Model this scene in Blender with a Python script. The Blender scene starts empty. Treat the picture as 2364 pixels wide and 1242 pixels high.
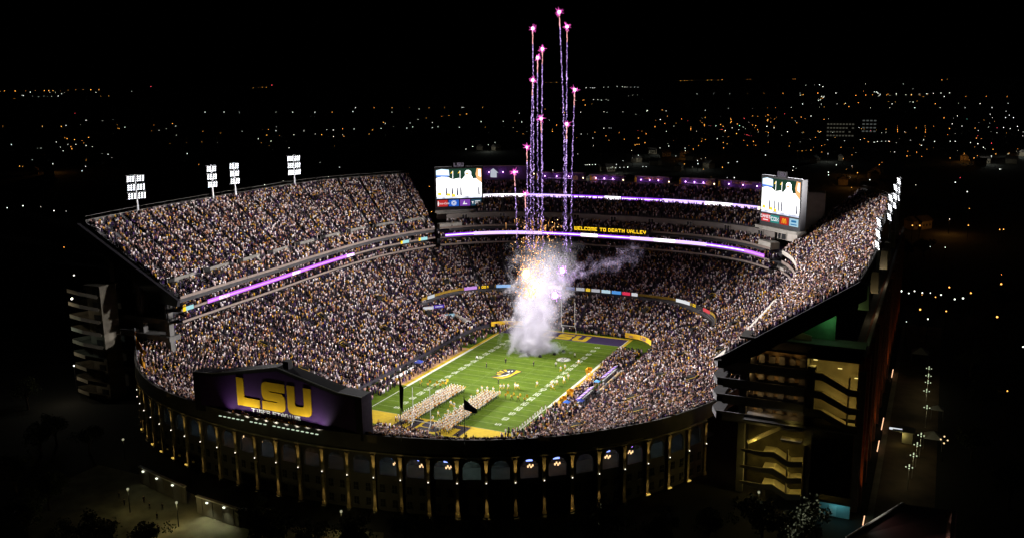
import bpy, bmesh, math, random
import numpy as np
from mathutils import Vector, Matrix
random.seed(11); rng = np.random.default_rng(7)
SC = bpy.context.scene
COL = SC.collection
# ---------------------------------------------------------------- camera, sky, moon, exposure
YAW, PITCH, ROLL = -0.445146, 0.205930, -0.011756
sy, cy, sp, cp, sr, cr = math.sin(YAW), math.cos(YAW), math.sin(PITCH), math.cos(PITCH), math.sin(ROLL), math.cos(ROLL)
R0, U0, F0 = Vector((cy, -sy, 0)), Vector((sy*sp, cy*sp, cp)), Vector((sy*cp, cy*cp, -sp))
XA, YA, ZA = R0*cr+U0*sr, U0*cr-R0*sr, -F0
cam = bpy.data.cameras.new('camera'); camo = bpy.data.objects.new('camera', cam); COL.objects.link(camo)
camo.matrix_world = Matrix(((XA.x, YA.x, ZA.x, 126.589), (XA.y, YA.y, ZA.y, -260.334), (XA.z, YA.z, ZA.z, 96.563), (0, 0, 0, 1)))
cam.sensor_width = 36; cam.lens = 2088.4/2364*36; cam.clip_start = 1; cam.clip_end = 120000
SC.camera = camo
world = bpy.data.worlds.new('World'); SC.world = world; world.use_nodes = True
wn = world.node_tree.nodes; bg = wn['Background']
sky = wn.new('ShaderNodeTexSky'); sky.sky_type = 'NISHITA'; sky.sun_disc = False
sky.sun_elevation = math.radians(-6.0); sky.sun_rotation = math.radians(200); sky.altitude = 100
world.node_tree.links.new(sky.outputs[0], bg.inputs[0]); bg.inputs[1].default_value = 0.05
moon = bpy.data.lights.new('moon', 'SUN'); moon.energy = 0.004; moon.angle = math.radians(0.5); moon.color = (0.8, 0.87, 1)
mo = bpy.data.objects.new('moon', moon); COL.objects.link(mo); mo.rotation_euler = (math.radians(50), 0, math.radians(160))
SC.view_settings.view_transform = 'Standard'; SC.view_settings.look = 'None'
SC.view_settings.exposure = 0.0; SC.view_settings.gamma = 1.0
cyc = SC.cycles
cyc.max_bounces = 6; cyc.diffuse_bounces = 2; cyc.glossy_bounces = 2; cyc.transmission_bounces = 2
cyc.volume_bounces = 4; cyc.transparent_max_bounces = 6; cyc.sample_clamp_indirect = 4.0
cyc.use_denoising = True; cyc.volume_max_steps = 96; cyc.volume_step_rate = 1.0
cyc.caustics_reflective = False; cyc.caustics_refractive = False; cyc.use_light_tree = True

# ---------------------------------------------------------------- materials
MATS = {}
def mat(name, col, rough=0.85, var=0.18, scale=0.6, metal=0.0, bump=0.0, coord='Object'):
    if name in MATS: return MATS[name]
    m = bpy.data.materials.new(name); m.use_nodes = True; nt = m.node_tree; n = nt.nodes; p = n['Principled BSDF']
    p.inputs['Roughness'].default_value = rough; p.inputs['Metallic'].default_value = metal
    p.inputs['Specular IOR Level'].default_value = 0.3
    tc = n.new('ShaderNodeTexCoord'); nz = n.new('ShaderNodeTexNoise'); nz.inputs['Scale'].default_value = scale
    nz.inputs['Detail'].default_value = 6
    r = n.new('ShaderNodeMapRange'); r.inputs[1].default_value = 0.25; r.inputs[2].default_value = 0.75
    r.inputs[3].default_value = 1-var; r.inputs[4].default_value = 1+var
    mx = n.new('ShaderNodeMix'); mx.data_type = 'RGBA'; mx.blend_type = 'MULTIPLY'; mx.inputs[0].default_value = 1
    mx.inputs[6].default_value = (*col, 1)
    nt.links.new(tc.outputs[coord], nz.inputs['Vector']); nt.links.new(nz.outputs['Fac'], r.inputs[0])
    nt.links.new(r.outputs[0], mx.inputs[7]); nt.links.new(mx.outputs[2], p.inputs['Base Color'])
    if bump:
        b = n.new('ShaderNodeBump'); b.inputs['Strength'].default_value = bump
        nt.links.new(nz.outputs['Fac'], b.inputs['Height']); nt.links.new(b.outputs[0], p.inputs['Normal'])
    MATS[name] = m; return m
def emit(name, col, s, sample=False, var=0.0, scale=2.0):
    if name in MATS: return MATS[name]
    m = bpy.data.materials.new(name); m.use_nodes = True; nt = m.node_tree; n = nt.nodes
    n.remove(n['Principled BSDF']); e = n.new('ShaderNodeEmission'); e.inputs[0].default_value = (*col, 1); e.inputs[1].default_value = s
    nt.links.new(e.outputs[0], n['Material Output'].inputs[0])
    if var:
        tc = n.new('ShaderNodeTexCoord'); nz = n.new('ShaderNodeTexNoise'); nz.inputs['Scale'].default_value = scale
        r = n.new('ShaderNodeMapRange'); r.inputs[1].default_value = 0.3; r.inputs[2].default_value = 0.7
        r.inputs[3].default_value = s*(1-var); r.inputs[4].default_value = s*(1+var)
        nt.links.new(tc.outputs['Object'], nz.inputs['Vector']); nt.links.new(nz.outputs['Fac'], r.inputs[0]); nt.links.new(r.outputs[0], e.inputs[1])
    if not sample: m.cycles.emission_sampling = 'NONE'
    MATS[name] = m; return m
def attr_mat(name, glow=0.0):
    if name in MATS: return MATS[name]
    m = bpy.data.materials.new(name); m.use_nodes = True; nt = m.node_tree; n = nt.nodes; p = n['Principled BSDF']
    a = n.new('ShaderNodeAttribute'); a.attribute_name = 'col'
    if glow:
        n.remove(p); e = n.new('ShaderNodeEmission'); e.inputs[1].default_value = glow
        nt.links.new(a.outputs[0], e.inputs[0]); nt.links.new(e.outputs[0], n['Material Output'].inputs[0]); m.cycles.emission_sampling = 'NONE'
    else:
        p.inputs['Roughness'].default_value = 0.9; p.inputs['Specular IOR Level'].default_value = 0.1
        nt.links.new(a.outputs[0], p.inputs['Base Color'])
    MATS[name] = m; return m
CONC = mat('concrete', (0.30, 0.28, 0.25), 0.9, 0.25, 0.35)
CONCD = mat('concrete_dark', (0.11, 0.105, 0.10), 0.9, 0.25, 0.35)
STEP = mat('seating_concrete', (0.085, 0.08, 0.085), 0.9, 0.3, 0.5)
PALEC = mat('pale_concrete', (0.42, 0.38, 0.34), 0.85, 0.15, 0.5)
STUCCO = mat('tan_stucco', (0.33, 0.29, 0.22), 0.9, 0.2, 0.3)
WALLD = mat('weathered_wall', (0.10, 0.09, 0.08), 0.9, 0.3, 0.25)
BRICK = mat('brick', (0.22, 0.09, 0.06), 0.9, 0.3, 1.2)
STEEL = mat('galvanised_steel', (0.35, 0.36, 0.38), 0.5, 0.1, 2, 0.6)
BLACKM = mat('black_metal', (0.012, 0.011, 0.014), 0.6, 0.2, 1)
GOLD = mat('gold_paint', (0.80, 0.48, 0.02), 0.7, 0.08, 0.8)
GOLDF = mat('gold_turf_paint', (0.42, 0.285, 0.002), 0.9, 0.16, 0.9)
PURP = mat('purple_paint', (0.09, 0.035, 0.22), 0.7, 0.1, 0.8)
PURPF = mat('purple_turf_paint', (0.020, 0.008, 0.046), 0.9, 0.15, 0.9)
WHITE = mat('white_paint', (0.78, 0.78, 0.76), 0.6, 0.06, 1.5)
WHITEF = mat('white_turf_paint', (0.50, 0.52, 0.42), 0.9, 0.25, 1.5)
LINEF = mat('worn_line_paint', (0.17, 0.22, 0.07), 0.9, 0.3, 1.5)
NUMF = mat('worn_number_paint', (0.36, 0.40, 0.26), 0.9, 0.3, 1.5)
BLACKF = mat('black_turf_paint', (0.015, 0.013, 0.015), 0.9, 0.1, 1)
DARKW = mat('dark_window', (0.02, 0.02, 0.022), 0.2, 0.1, 1)

# ---------------------------------------------------------------- mesh helpers
class MB:
    def __init__(s): s.v = []; s.f = []; s.m = []
    def add(s, vs, fs, mi=0):
        o = len(s.v); s.v += [tuple(v) for v in vs]; s.f += [tuple(i+o for i in f) for f in fs]; s.m += [mi]*len(fs); return s
    def quad(s, a, b, c, d, mi=0): return s.add([a, b, c, d], [(0, 1, 2, 3)], mi)
    def box(s, c, d, rz=0.0, mi=0, taper=1.0):
        x, y, z = d[0]/2, d[1]/2, d[2]/2; ca, sa = math.cos(rz), math.sin(rz); vs = []
        for k, t in ((-1, 1.0), (1, taper)):
            for i, j in ((-1, -1), (1, -1), (1, 1), (-1, 1)):
                px, py = i*x*t, j*y*t; vs.append((c[0]+px*ca-py*sa, c[1]+px*sa+py*ca, c[2]+k*z))
        return s.add(vs, [(3, 2, 1, 0), (4, 5, 6, 7), (0, 1, 5, 4), (1, 2, 6, 5), (2, 3, 7, 6), (3, 0, 4, 7)], mi)
    def prism(s, poly, vec, mi=0, O=(0, 0, 0), X=(1, 0, 0), Y=(0, 1, 0)):
        O, X, Y, V = Vector(O), Vector(X), Vector(Y), Vector(vec)
        a = [O+X*p[0]+Y*p[1] for p in poly]; n = len(a); b = [p+V for p in a]
        return s.add(a+b, [tuple(range(n-1, -1, -1)), tuple(range(n, 2*n))]+[(i, (i+1) % n, n+(i+1) % n, n+i) for i in range(n)], mi)
    def tube(s, pts, rad, k=6, mi=0, cap=True):
        pts = [Vector(p) for p in pts]; rad = [rad]*len(pts) if not isinstance(rad, (list, tuple)) else rad
        vs = []; fs = []
        for i, p in enumerate(pts):
            t = (pts[min(i+1, len(pts)-1)]-pts[max(i-1, 0)]).normalized()
            u = t.orthogonal().normalized() if abs(t.z) < 0.95 else Vector((1, 0, 0)); u = (u-t*u.dot(t)).normalized(); w = t.cross(u)
            vs += [p+(u*math.cos(2*math.pi*j/k)+w*math.sin(2*math.pi*j/k))*rad[i] for j in range(k)]
        for i in range(len(pts)-1):
            fs += [(i*k+j, i*k+(j+1) % k, (i+1)*k+(j+1) % k, (i+1)*k+j) for j in range(k)]
        if cap: fs += [tuple(range(k-1, -1, -1)), tuple(range((len(pts)-1)*k, len(pts)*k))]
        return s.add(vs, fs, mi)
    def ball(s, c, r, mi=0, n=6, sq=(1, 1, 1)):
        vs = [(c[0], c[1], c[2]-r*sq[2])]; rings = 3
        for i in range(1, rings+1):
            a = -math.pi/2+math.pi*i/(rings+1)
            vs += [(c[0]+r*sq[0]*math.cos(a)*math.cos(2*math.pi*j/n), c[1]+r*sq[1]*math.cos(a)*math.sin(2*math.pi*j/n), c[2]+r*sq[2]*math.sin(a)) for j in range(n)]
        vs.append((c[0], c[1], c[2]+r*sq[2])); fs = [(0, 1+(j+1) % n, 1+j) for j in range(n)]
        for i in range(rings-1): fs += [(1+i*n+j, 1+i*n+(j+1) % n, 1+(i+1)*n+(j+1) % n, 1+(i+1)*n+j) for j in range(n)]
        fs += [(1+(rings-1)*n+j, 1+(rings-1)*n+(j+1) % n, len(vs)-1) for j in range(n)]
        return s.add(vs, fs, mi)
    def strip(s, A, B, mi=0):
        n = len(A); return s.add(list(A)+list(B), [(i, i+1, n+i+1, n+i) for i in range(n-1)], mi)
    def mesh(s, name, mats):
        me = bpy.data.meshes.new(name); me.from_pydata(s.v, [], s.f)
        for m in (mats if isinstance(mats, (list, tuple)) else [mats]): me.materials.append(m)
        if any(s.m): me.polygons.foreach_set('material_index', s.m)
        me.update(); return me
    def build(s, name, mats, parent=None, loc=None, smooth=False):
        me = s.mesh(name, mats)
        if smooth: me.polygons.foreach_set('use_smooth', [True]*len(me.polygons))
        return link(name, me, parent, loc)
def link(name, data, parent=None, loc=None, rz=None):
    o = bpy.data.objects.new(name, data); COL.objects.link(o)
    if parent is not None:
        o.parent = parent; o.matrix_parent_inverse = parent.matrix_basis.inverted()
    if loc is not None: o.location = loc
    if rz is not None: o.rotation_euler = (0, 0, rz)
    return o
def local(name, data, parent, loc=(0, 0, 0)):
    o = bpy.data.objects.new(name, data); COL.objects.link(o); o.parent = parent; o.location = loc; return o
def tag(o, label=None, cat=None, group=None, kind=None):
    if label: o['label'] = label
    if cat: o['category'] = cat
    if group: o['group'] = group
    if kind: o['kind'] = kind
    return o
def thing(name, label, cat, loc=(0, 0, 0), group=None, rz=0.0):
    o = bpy.data.objects.new(name, None); COL.objects.link(o); o.location = loc; o.rotation_euler = (0, 0, rz); o.empty_display_size = 0.5
    bpy.context.evaluated_depsgraph_get if False else None
    o.matrix_basis = Matrix.Translation(Vector(loc)) @ Matrix.Rotation(rz, 4, 'Z')
    return tag(o, label, cat, group)
def lamp(name, kind, loc, energy, col=(1, 1, 1), parent=None, radius=0.3, target=None, angle=60, blend=0.5):
    l = bpy.data.lights.new(name, kind); l.energy = energy; l.color = col
    if kind in ('POINT', 'SPOT'): l.shadow_soft_size = radius
    if kind == 'SPOT': l.spot_size = math.radians(angle); l.spot_blend = blend
    o = bpy.data.objects.new(name, l); COL.objects.link(o)
    if parent is not None: o.parent = parent; o.matrix_parent_inverse = parent.matrix_basis.inverted()
    o.location = loc
    if target is not None: o.rotation_euler = (Vector(target)-Vector(loc)).to_track_quat('-Z', 'Y').to_euler()
    return o
def spline(P, n, closed=False):
    P = [np.array(p, float) for p in P]; m = len(P); out = []
    segs = m if closed else m-1; g = (lambda i: P[i % m]) if closed else (lambda i: P[min(max(i, 0), m-1)] if 0 <= i < m else (2*P[0]-P[1] if i < 0 else 2*P[-1]-P[-2]))
    for i in range(segs):
        p0, p1, p2, p3 = g(i-1), g(i), g(i+1), g(i+2)
        for t in np.linspace(0, 1, 24, endpoint=False):
            out.append(0.5*((2*p1)+(-p0+p2)*t+(2*p0-5*p1+4*p2-p3)*t*t+(-p0+3*p1-3*p2+p3)*t**3))
    out.append(P[0] if closed else P[-1]); out = np.array(out)
    d = np.r_[0, np.cumsum(np.linalg.norm(np.diff(out, axis=0), axis=1))]
    q = np.linspace(0, d[-1], n+1 if closed else n)
    r = np.stack([np.interp(q, d, out[:, k]) for k in range(out.shape[1])], 1)
    return r[:-1] if closed else r
def offset(C, d):  # left-hand offset of an open 2-D curve
    t = np.gradient(C, axis=0); t /= np.linalg.norm(t, axis=1)[:, None]
    return C+np.stack([-t[:, 1], t[:, 0]], 1)*d
def at_z(C, z): return [(float(p[0]), float(p[1]), z) for p in C]
def roundpoly(pts, k=5):
    out = []; n = len(pts)
    for i, p in enumerate(pts):
        r = p[2] if len(p) > 2 else 0
        a, b, c = Vector(pts[i-1][:2]), Vector(p[:2]), Vector(pts[(i+1) % n][:2])
        if r <= 0: out.append((b.x, b.y)); continue
        u, w = (a-b).normalized(), (c-b).normalized(); s, e = b+u*r, b+w*r
        for j in range(k+1):
            t = j/k; q = s*(1-t)**2+b*2*t*(1-t)+e*t*t; out.append((q.x, q.y))
    return out
def L_poly(w, h, t): return [(0, 0), (w, 0), (w, t), (t, t), (t, h), (0, h)]
def S_poly(w, h, t):
    R, r = t*0.75, t*0.25
    return roundpoly([(0, 0), (w, 0, R), (w, h/2+t/2, R), (t, h/2+t/2, r), (t, h-t, r), (w, h-t), (w, h), (0, h, R), (0, h/2-t/2, R), (w-t, h/2-t/2, r), (w-t, t, r), (0, t)])
def U_poly(w, h, t):
    R, r = t*0.75, t*0.3
    return roundpoly([(0, 0, R), (w, 0, R), (w, h), (w-t, h), (w-t, t, r), (t, t, r), (t, h), (0, h)])
FONT = {}
for row in '''A 0110 1001 1111 1001 1001|B 1110 1001 1110 1001 1110|C 1111 1000 1000 1000 1111|D 1110 1001 1001 1001 1110|E 1111 1000 1110 1000 1111|G 1111 1000 1011 1001 1111|H 1001 1001 1111 1001 1001|I 010 010 010 010 010|L 1000 1000 1000 1000 1111|M 11111 10101 10101 10101 10101|N 1001 1101 1011 1001 1001|O 1111 1001 1001 1001 1111|R 1111 1001 1110 1001 1001|S 1111 1000 1111 0001 1111|T 11111 00100 00100 00100 00100|U 1001 1001 1001 1001 1111|V 1001 1001 1001 1001 0110|W 10101 10101 10101 10101 11111|X 1001 1001 0110 1001 1001|Y 1001 1001 1111 0010 0010|Z 1111 0010 0100 1000 1111|0 1111 1001 1001 1001 1111|1 01 11 01 01 01|2 1111 0001 1111 1000 1111|3 1111 0001 0111 0001 1111|4 1001 1001 1111 0001 0001|5 1111 1000 1111 0001 1111|- 000 000 111 000 000'''.split('|'):
    p = row.split(' '); FONT[p[0]] = p[1:]
FONT[' '] = ['00']*5
def letters(txt, h):
    """(letter, x offset) pairs of a block-letter line"""
    out = []; x = 0.0
    for ch in txt:
        w = len(FONT[ch][0]); out.append((ch, x)) if ch != ' ' else None; x += (w+0.8)*h/5
    return out, x-0.16*h
def text_quads(txt, h):
    """unit quads (x0,y0,x1,y1) of a block-letter line, height h, starting at x=0"""
    u = h/5; x = 0; out = []
    for ch in txt:
        g = FONT[ch]; w = len(g[0])
        for r, line in enumerate(g):
            c = 0
            while c < w:
                if line[c] == '1':
                    e = c
                    while e+1 < w and line[e+1] == '1': e += 1
                    out.append((x+c*u, (4-r)*u, x+(e+1)*u, (5-r)*u)); c = e+1
                else: c += 1
        x += (w+0.8)*u
    return out, x-0.8*u
def text_flat(mb, txt, h, O, X, Y, depth=None, center=True, mi=0):
    q, w = text_quads(txt, h); O, X, Y = Vector(O), Vector(X), Vector(Y); o = -w/2 if center else 0
    for a, b, c, d in q:
        P = [(a+o, b), (c+o, b), (c+o, d), (a+o, d)]
        if depth: mb.prism(P, depth, mi, O, X, Y)
        else: mb.quad(*[O+X*p[0]+Y*p[1] for p in P], mi)
    return mb
# crowd: thousands of small standing figures in one mesh
PALX = [((.90, .81, .82), .125), ((.66, .51, .49), .085), ((.66, .36, .02), .055), ((.07, .03, .15), .04), ((.03, .014, .06), .06), ((.007, .006, .007), .25), ((.010, .008, .010), .17), ((.014, .010, .013), .10), ((.46, .27, .22), .11), ((.10, .075, .075), .04), ((.34, .10, .04), .025), ((.03, .03, .09), .02), ((.52, .23, .09), .035)]
PAL = np.array([c for c, w in PALX]); PALW = np.array([w for c, w in PALX]); PALW = PALW/PALW.sum()
def crowd(name, label, pts, scale=1.0, pal=PAL, palw=PALW):
    P = np.array(pts, float); n = len(P)
    tv = []; tag_ = []
    for z, a, b, k in ((0, .16, .12, 0), (1.43, .26, .14, 1), (1.52, .08, .07, 1)):
        tv += [(-a, -b, z), (a, -b, z), (a, b, z), (-a, b, z)]; tag_ += [k]*4
    h0 = len(tv); tv += [(0, 0, 1.5), (.11, 0, 1.66), (0, .12, 1.66), (-.11, 0, 1.66), (0, -.12, 1.66), (0, 0, 1.8)]; tag_ += [2, 2, 2, 3, 3, 3]
    tf = [(i*4+j, i*4+(j+1) % 4, (i+1)*4+(j+1) % 4, (i+1)*4+j) for i in range(2) for j in range(4)]
    tt = [(h0+5, h0+1, h0+2), (h0+5, h0+2, h0+3), (h0+5, h0+3, h0+4), (h0+5, h0+4, h0+1)]
    a0 = len(tv)
    for s in (-1, 1):  # arms
        tv += [(s*.24, 0, 1.42), (s*.36, -.03, 1.12), (s*.30, .16, 1.05), (s*.20, .1, 1.2)]; tag_ += [1, 2, 2, 1]
    tf += [(a0, a0+1, a0+2, a0+3), (a0+4, a0+5, a0+6, a0+7)]
    tv = np.array(tv); tag_ = np.array(tag_); nv = len(tv)
    s = scale*rng.uniform(.80, 1.0, n); ang = P[:, 3]+rng.normal(0, .5, n); ca, sa = np.cos(ang), np.sin(ang)
    V = tv[None]*s[:, None, None]
    up = rng.random(n) < .14  # arms raised
    arm = np.array([a0+1, a0+2, a0+5, a0+6]); V[np.ix_(up, arm, [2])] += (0.75*s[up])[:, None, None]
    X = V[..., 0]*ca[:, None]-V[..., 1]*sa[:, None]+P[:, 0:1]; Y = V[..., 0]*sa[:, None]+V[..., 1]*ca[:, None]+P[:, 1:2]; Z = V[..., 2]+P[:, 2:3]
    co = np.stack([X, Y, Z], -1).reshape(-1, 3)
    sh = pal[rng.choice(len(pal), n, p=palw)]*rng.uniform(.75, 1.15, (n, 1)); pants = pal[rng.choice([3, 5, 6, 7, 11], n)]*.8
    skin = np.array([.46, .27, .20])*rng.uniform(.05, 1.1, (n, 1))**1.3; hair = np.array([.04, .025, .02])*rng.uniform(.2, 4, (n, 1))
    cap = rng.random(n) < .22; hair[cap] = sh[cap]
    C4 = np.stack([pants, sh, skin, hair], 1)[:, tag_]
    colr = np.concatenate([np.clip(C4, 0, 1).reshape(-1, 3), np.ones((n*nv, 1))], 1).astype(np.float32)
    base = (np.arange(n)*nv)[:, None]
    q = (np.array(tf).reshape(1, -1)+base).reshape(-1); t = (np.array(tt).reshape(1, -1)+base).reshape(-1)
    nq, ntr = len(tf)*n, len(tt)*n
    me = bpy.data.meshes.new(name); me.vertices.add(len(co)); me.vertices.foreach_set('co', co.astype(np.float32).ravel())
    me.loops.add(nq*4+ntr*3); me.loops.foreach_set('vertex_index', np.r_[q, t].astype(np.int32))
    me.polygons.add(nq+ntr)
    me.polygons.foreach_set('loop_start', np.r_[np.arange(nq)*4, nq*4+np.arange(ntr)*3].astype(np.int32))
    me.update(calc_edges=True)
    at = me.attributes.new('col', 'FLOAT_COLOR', 'POINT'); at.data.foreach_set('color', colr.ravel())
    me.materials.append(attr_mat('clothes'))
    return tag(link(name, me), label, 'crowd', kind='stuff')
# ================================================================ ground and field
g = MB(); g.quad((-30000, -20000, -0.30), (30000, -20000, -0.30), (30000, 36000, -0.30), (-30000, 36000, -0.30))
tag(g.build('ground', mat('dark_ground', (0.020, 0.019, 0.017), 0.95, 0.4, 0.02)), kind='structure')
YD = 0.9144; HW = 26.6667*YD; GL = 50*YD; EL = 60*YD
turf = bpy.data.materials.new('turf'); turf.use_nodes = True; nt = turf.node_tree; n = nt.nodes; p = n['Principled BSDF']
p.inputs['Roughness'].default_value = 0.95; p.inputs['Specular IOR Level'].default_value = 0.1
tc = n.new('ShaderNodeTexCoord'); mp = n.new('ShaderNodeMapping'); mp.inputs['Scale'].default_value = (0.35, 0.35, 0.35)
nz = n.new('ShaderNodeTexNoise'); nz.inputs['Scale'].default_value = 1.0; nz.inputs['Detail'].default_value = 8; nz.inputs['Roughness'].default_value = 0.7
sx = n.new('ShaderNodeSeparateXYZ'); md = n.new('ShaderNodeMath'); md.operation = 'PINGPONG'; md.inputs[1].default_value = 5*YD
gt = n.new('ShaderNodeMath'); gt.operation = 'LESS_THAN'; gt.inputs[1].default_value = 2.5*YD
mul = n.new('ShaderNodeMath'); mul.operation = 'MULTIPLY_ADD'; mul.inputs[1].default_value = 0.10; mul.inputs[2].default_value = 0.0
add = n.new('ShaderNodeMath'); add.operation = 'ADD'
rmp = n.new('ShaderNodeValToRGB'); rmp.color_ramp.elements[0].position = 0.25; rmp.color_ramp.elements[0].color = (0.040, 0.072, 0.0020, 1)
rmp.color_ramp.elements[1].position = 0.85; rmp.color_ramp.elements[1].color = (0.086, 0.138, 0.005, 1)
for a, b in ((tc.outputs['Object'], mp.inputs[0]), (mp.outputs[0], nz.inputs['Vector']), (tc.outputs['Object'], sx.inputs[0]), (sx.outputs[1], md.inputs[0]), (md.outputs[0], gt.inputs[0]), (gt.outputs[0], mul.inputs[0]), (nz.outputs['Fac'], add.inputs[0]), (mul.outputs[0], add.inputs[1]), (add.outputs[0], rmp.inputs[0]), (rmp.outputs[0], p.inputs['Base Color'])): nt.links.new(a, b)
INNER = [(-35.5, -36), (-35.5, 0), (-35.5, 35), (-33, 48), (-26, 56), (0, 59.5), (20, 58.8), (31, 54.5), (36.5, 45), (37, 25), (37, 0), (37, -25), (36, -38), (30, -51), (18, -59), (0, -61.5), (-18, -59.5), (-30, -51)]
inner = spline(INNER, 240, True)
mb = MB(); mb.add(at_z(inner*1.02, 0.0), [tuple(range(240))][::1]); fld = mb.build('playing_field', turf); tag(fld, kind='structure')
fld.data.flip_normals()
Z1, Z2, Z3 = 0.012, 0.024, 0.036
def part(mbuild, name, m, parent): return mbuild.build(name, m, parent)
def rect(mb, x0, y0, x1, y1, z, mi=0): return mb.quad((x0, y0, z), (x1, y0, z), (x1, y1, z), (x0, y1, z), mi)
# asphalt-dark track between the grass and the stands
ez = MB(); rect(ez, -HW, -EL, HW, -GL, Z1); part(ez, 'end_zone', GOLDF, fld)['label'] = 'gold painted near end zone'
ez = MB(); rect(ez, -HW, GL, HW, EL, Z1); part(ez, 'end_zone', PURPF, fld)['label'] = 'dark purple painted far end zone'
bd = MB()
for s in (-1, 1): rect(bd, s*HW if s > 0 else -HW-1.5, 22, s*HW+1.5 if s > 0 else -HW, EL+1.5, Z1)
rect(bd, -HW, EL, HW, EL+1.5, Z1); part(bd, 'gold_border', GOLDF, fld)
bench = mat('tan_bench_area', (0.36, 0.20, 0.09), 0.9, 0.2, 0.6)
for x0, x1 in ((-HW-6.6, -HW-2.2), (HW+2.2, HW+6.6)):
    b = MB(); rect(b, x0, -22.8, x1, 22, Z1); part(b, 'bench_area', bench, fld)
    b = MB(); xa = -HW-2.2 if x0 < 0 else HW+0.9; rect(b, xa, -22.8, xa+1.3, 22, Z1); part(b, 'gold_border', GOLDF, fld)
trk = mat('track_asphalt', (0.045, 0.04, 0.042), 0.95, 0.25, 0.6)
for x0, x1 in ((-35.3, -31.2), (31.8, 36.8)):
    b = MB(); rect(b, x0, -30, x1, 34, Z1); part(b, 'track', trk, fld)
ln = MB()
for k in range(-10, 11):
    y = k*5*YD; w = 0.075 if abs(k) < 10 else 0.13
    rect(ln, -HW, y-w, HW, y+w, Z2)
part(ln, 'yard_line', LINEF, fld)
sl = MB()
for s in (-1, 1): rect(sl, s*HW-0.25 if s < 0 else s*HW, -EL, s*HW+0.0 if s < 0 else s*HW+0.25, EL, Z2); rect(sl, -HW if s < 0 else HW+0.75, -22.8, -HW+0.0 if 0 else (-HW if s < 0 else HW+0.75)+0.2, 22, Z3)
for s in (-1, 1): rect(sl, (HW+0.25) if s > 0 else -HW-0.9, -22.8, (HW+0.9) if s > 0 else -HW-0.25, 22, Z1)
part(sl, 'side_line', WHITEF, fld)
hs = MB()
for i in range(-49, 50):
    if i % 5 == 0: continue
    for x in (-6.1, 6.1, -HW+0.6, HW-0.6): rect(hs, x-0.3, i*YD-0.05, x+0.3, i*YD+0.05, Z2)
part(hs, 'hash_mark', LINEF, fld)
for k in range(-9, 10):
    num = str(50-5*abs(k)) if k else '50'
    for s in (-1, 1):
        m = MB()   # digits face their own side line, split by the yard line
        O = (s*17.07, k*5*YD, Z3); X = (0, -s*-1.0, 0); X = (0, 1, 0) if s > 0 else (0, -1, 0); Y = (-1, 0, 0) if s > 0 else (1, 0, 0)
        text_flat(m, num, 1.8, (O[0]-Y[0]*0.9, O[1], Z3), X, Y); part(m, 'yard_number', NUMF, fld)
# end zone lettering: far letters read from the near end, near letters face the near stands
def lsu(parent, m, O, X, Y, w, h, t, gap, depth=None, name='letter'):
    O, X, Y = Vector(O), Vector(X), Vector(Y)
    for i, P in enumerate((L_poly, S_poly, U_poly)):
        b = MB(); pl = P(w, h, t); o = O+X*(i*(w+gap))
        if depth is None: b.add([o+X*q[0]+Y*q[1] for q in pl], [tuple(range(len(pl)))])
        else: b.prism(pl, depth, 0, o, X, Y)
        part(b, name, m, parent)
lsu(fld, GOLDF, (-8.8, 46.6, Z2), (1, 0, 0), (0, 1, 0), 5.9, 7.0, 2.0, 0.7)
lsu(fld, mat('dark_letter_paint', (0.014, 0.009, 0.016), 0.9, 0.15, 0.9), (11.2, -46.6, Z2), (-1, 0, 0), (0, -1, 0), 6.6, 7.2, 2.2, 0.9)
for x, y in ((11.1, 22.9), (-11.4, -22.9)):
    c = MB(); c.add([(x+2.5*math.cos(a), y+2.5*math.sin(a), Z2) for a in np.linspace(0, 2*math.pi, 28, endpoint=False)], [tuple(range(28))])
    d = part(c, 'round_logo', WHITEF, fld); d['label'] = 'white round conference logo'
    c = MB(); X = (0, 1, 0) if x > 0 else (0, -1, 0); Y = (-1, 0, 0) if x > 0 else (1, 0, 0)
    text_flat(c, 'SEC', 1.5, (x-Y[0]*0.75, y, Z3), X, Y)
    k = [(x+r*math.cos(a), y+r*math.sin(a), Z3) for r in (2.15, 2.3) for a in np.linspace(0, 2*math.pi, 29)]; c.strip(k[:29], k[29:])
    o = c.build('logo_letters', BLACKF, fld)
# midfield eye
ey = MB(); ey.add([(x, y, Z2) for x, y in [(-4.0, -4.1), (-1.6, -4.9), (0.6, -4.3), (2.2, -1.6), (2.8, 1.2), (3.3, 5.3), (0.4, 6.2), (-1.6, 5.9), (-3.2, 5.0), (-4.2, 3.2), (-4.4, 0.6), (-3.0, -1.6)]], [tuple(range(12))]); part(ey, 'eye_outline', BLACKF, fld)
ey = MB()
for pl in ([(-3.8, -3.9), (-1.0, -4.5), (0.6, -3.9), (1.9, -1.2), (2.2, 2.0), (3.0, 5.0), (0.8, 5.7), (1.2, 3.6), (1.0, 0.6), (0.2, -1.8), (-1.2, -2.9)],
           [(-4.1, 0.6), (-2.6, 0.5), (-1.6, 0.9), (-2.8, 1.2), (-4.2, 1.4)], [(-4.1, 2.2), (-2.6, 1.7), (-1.5, 1.7), (-2.6, 2.6), (-3.9, 3.3)], [(-3.4, 4.3), (-2.2, 3.0), (-1.2, 2.6), (-1.8, 3.8), (-2.6, 4.9)], [(-3.2, -1.3), (-2.2, -1.4), (-1.5, -0.6), (-2.4, -0.3), (-3.6, 0.0)]):
    ey.add([(x, y, Z3) for x, y in pl], [tuple(range(len(pl)))])
part(ey, 'eye_gold', GOLDF, fld)
ey = MB()
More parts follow.
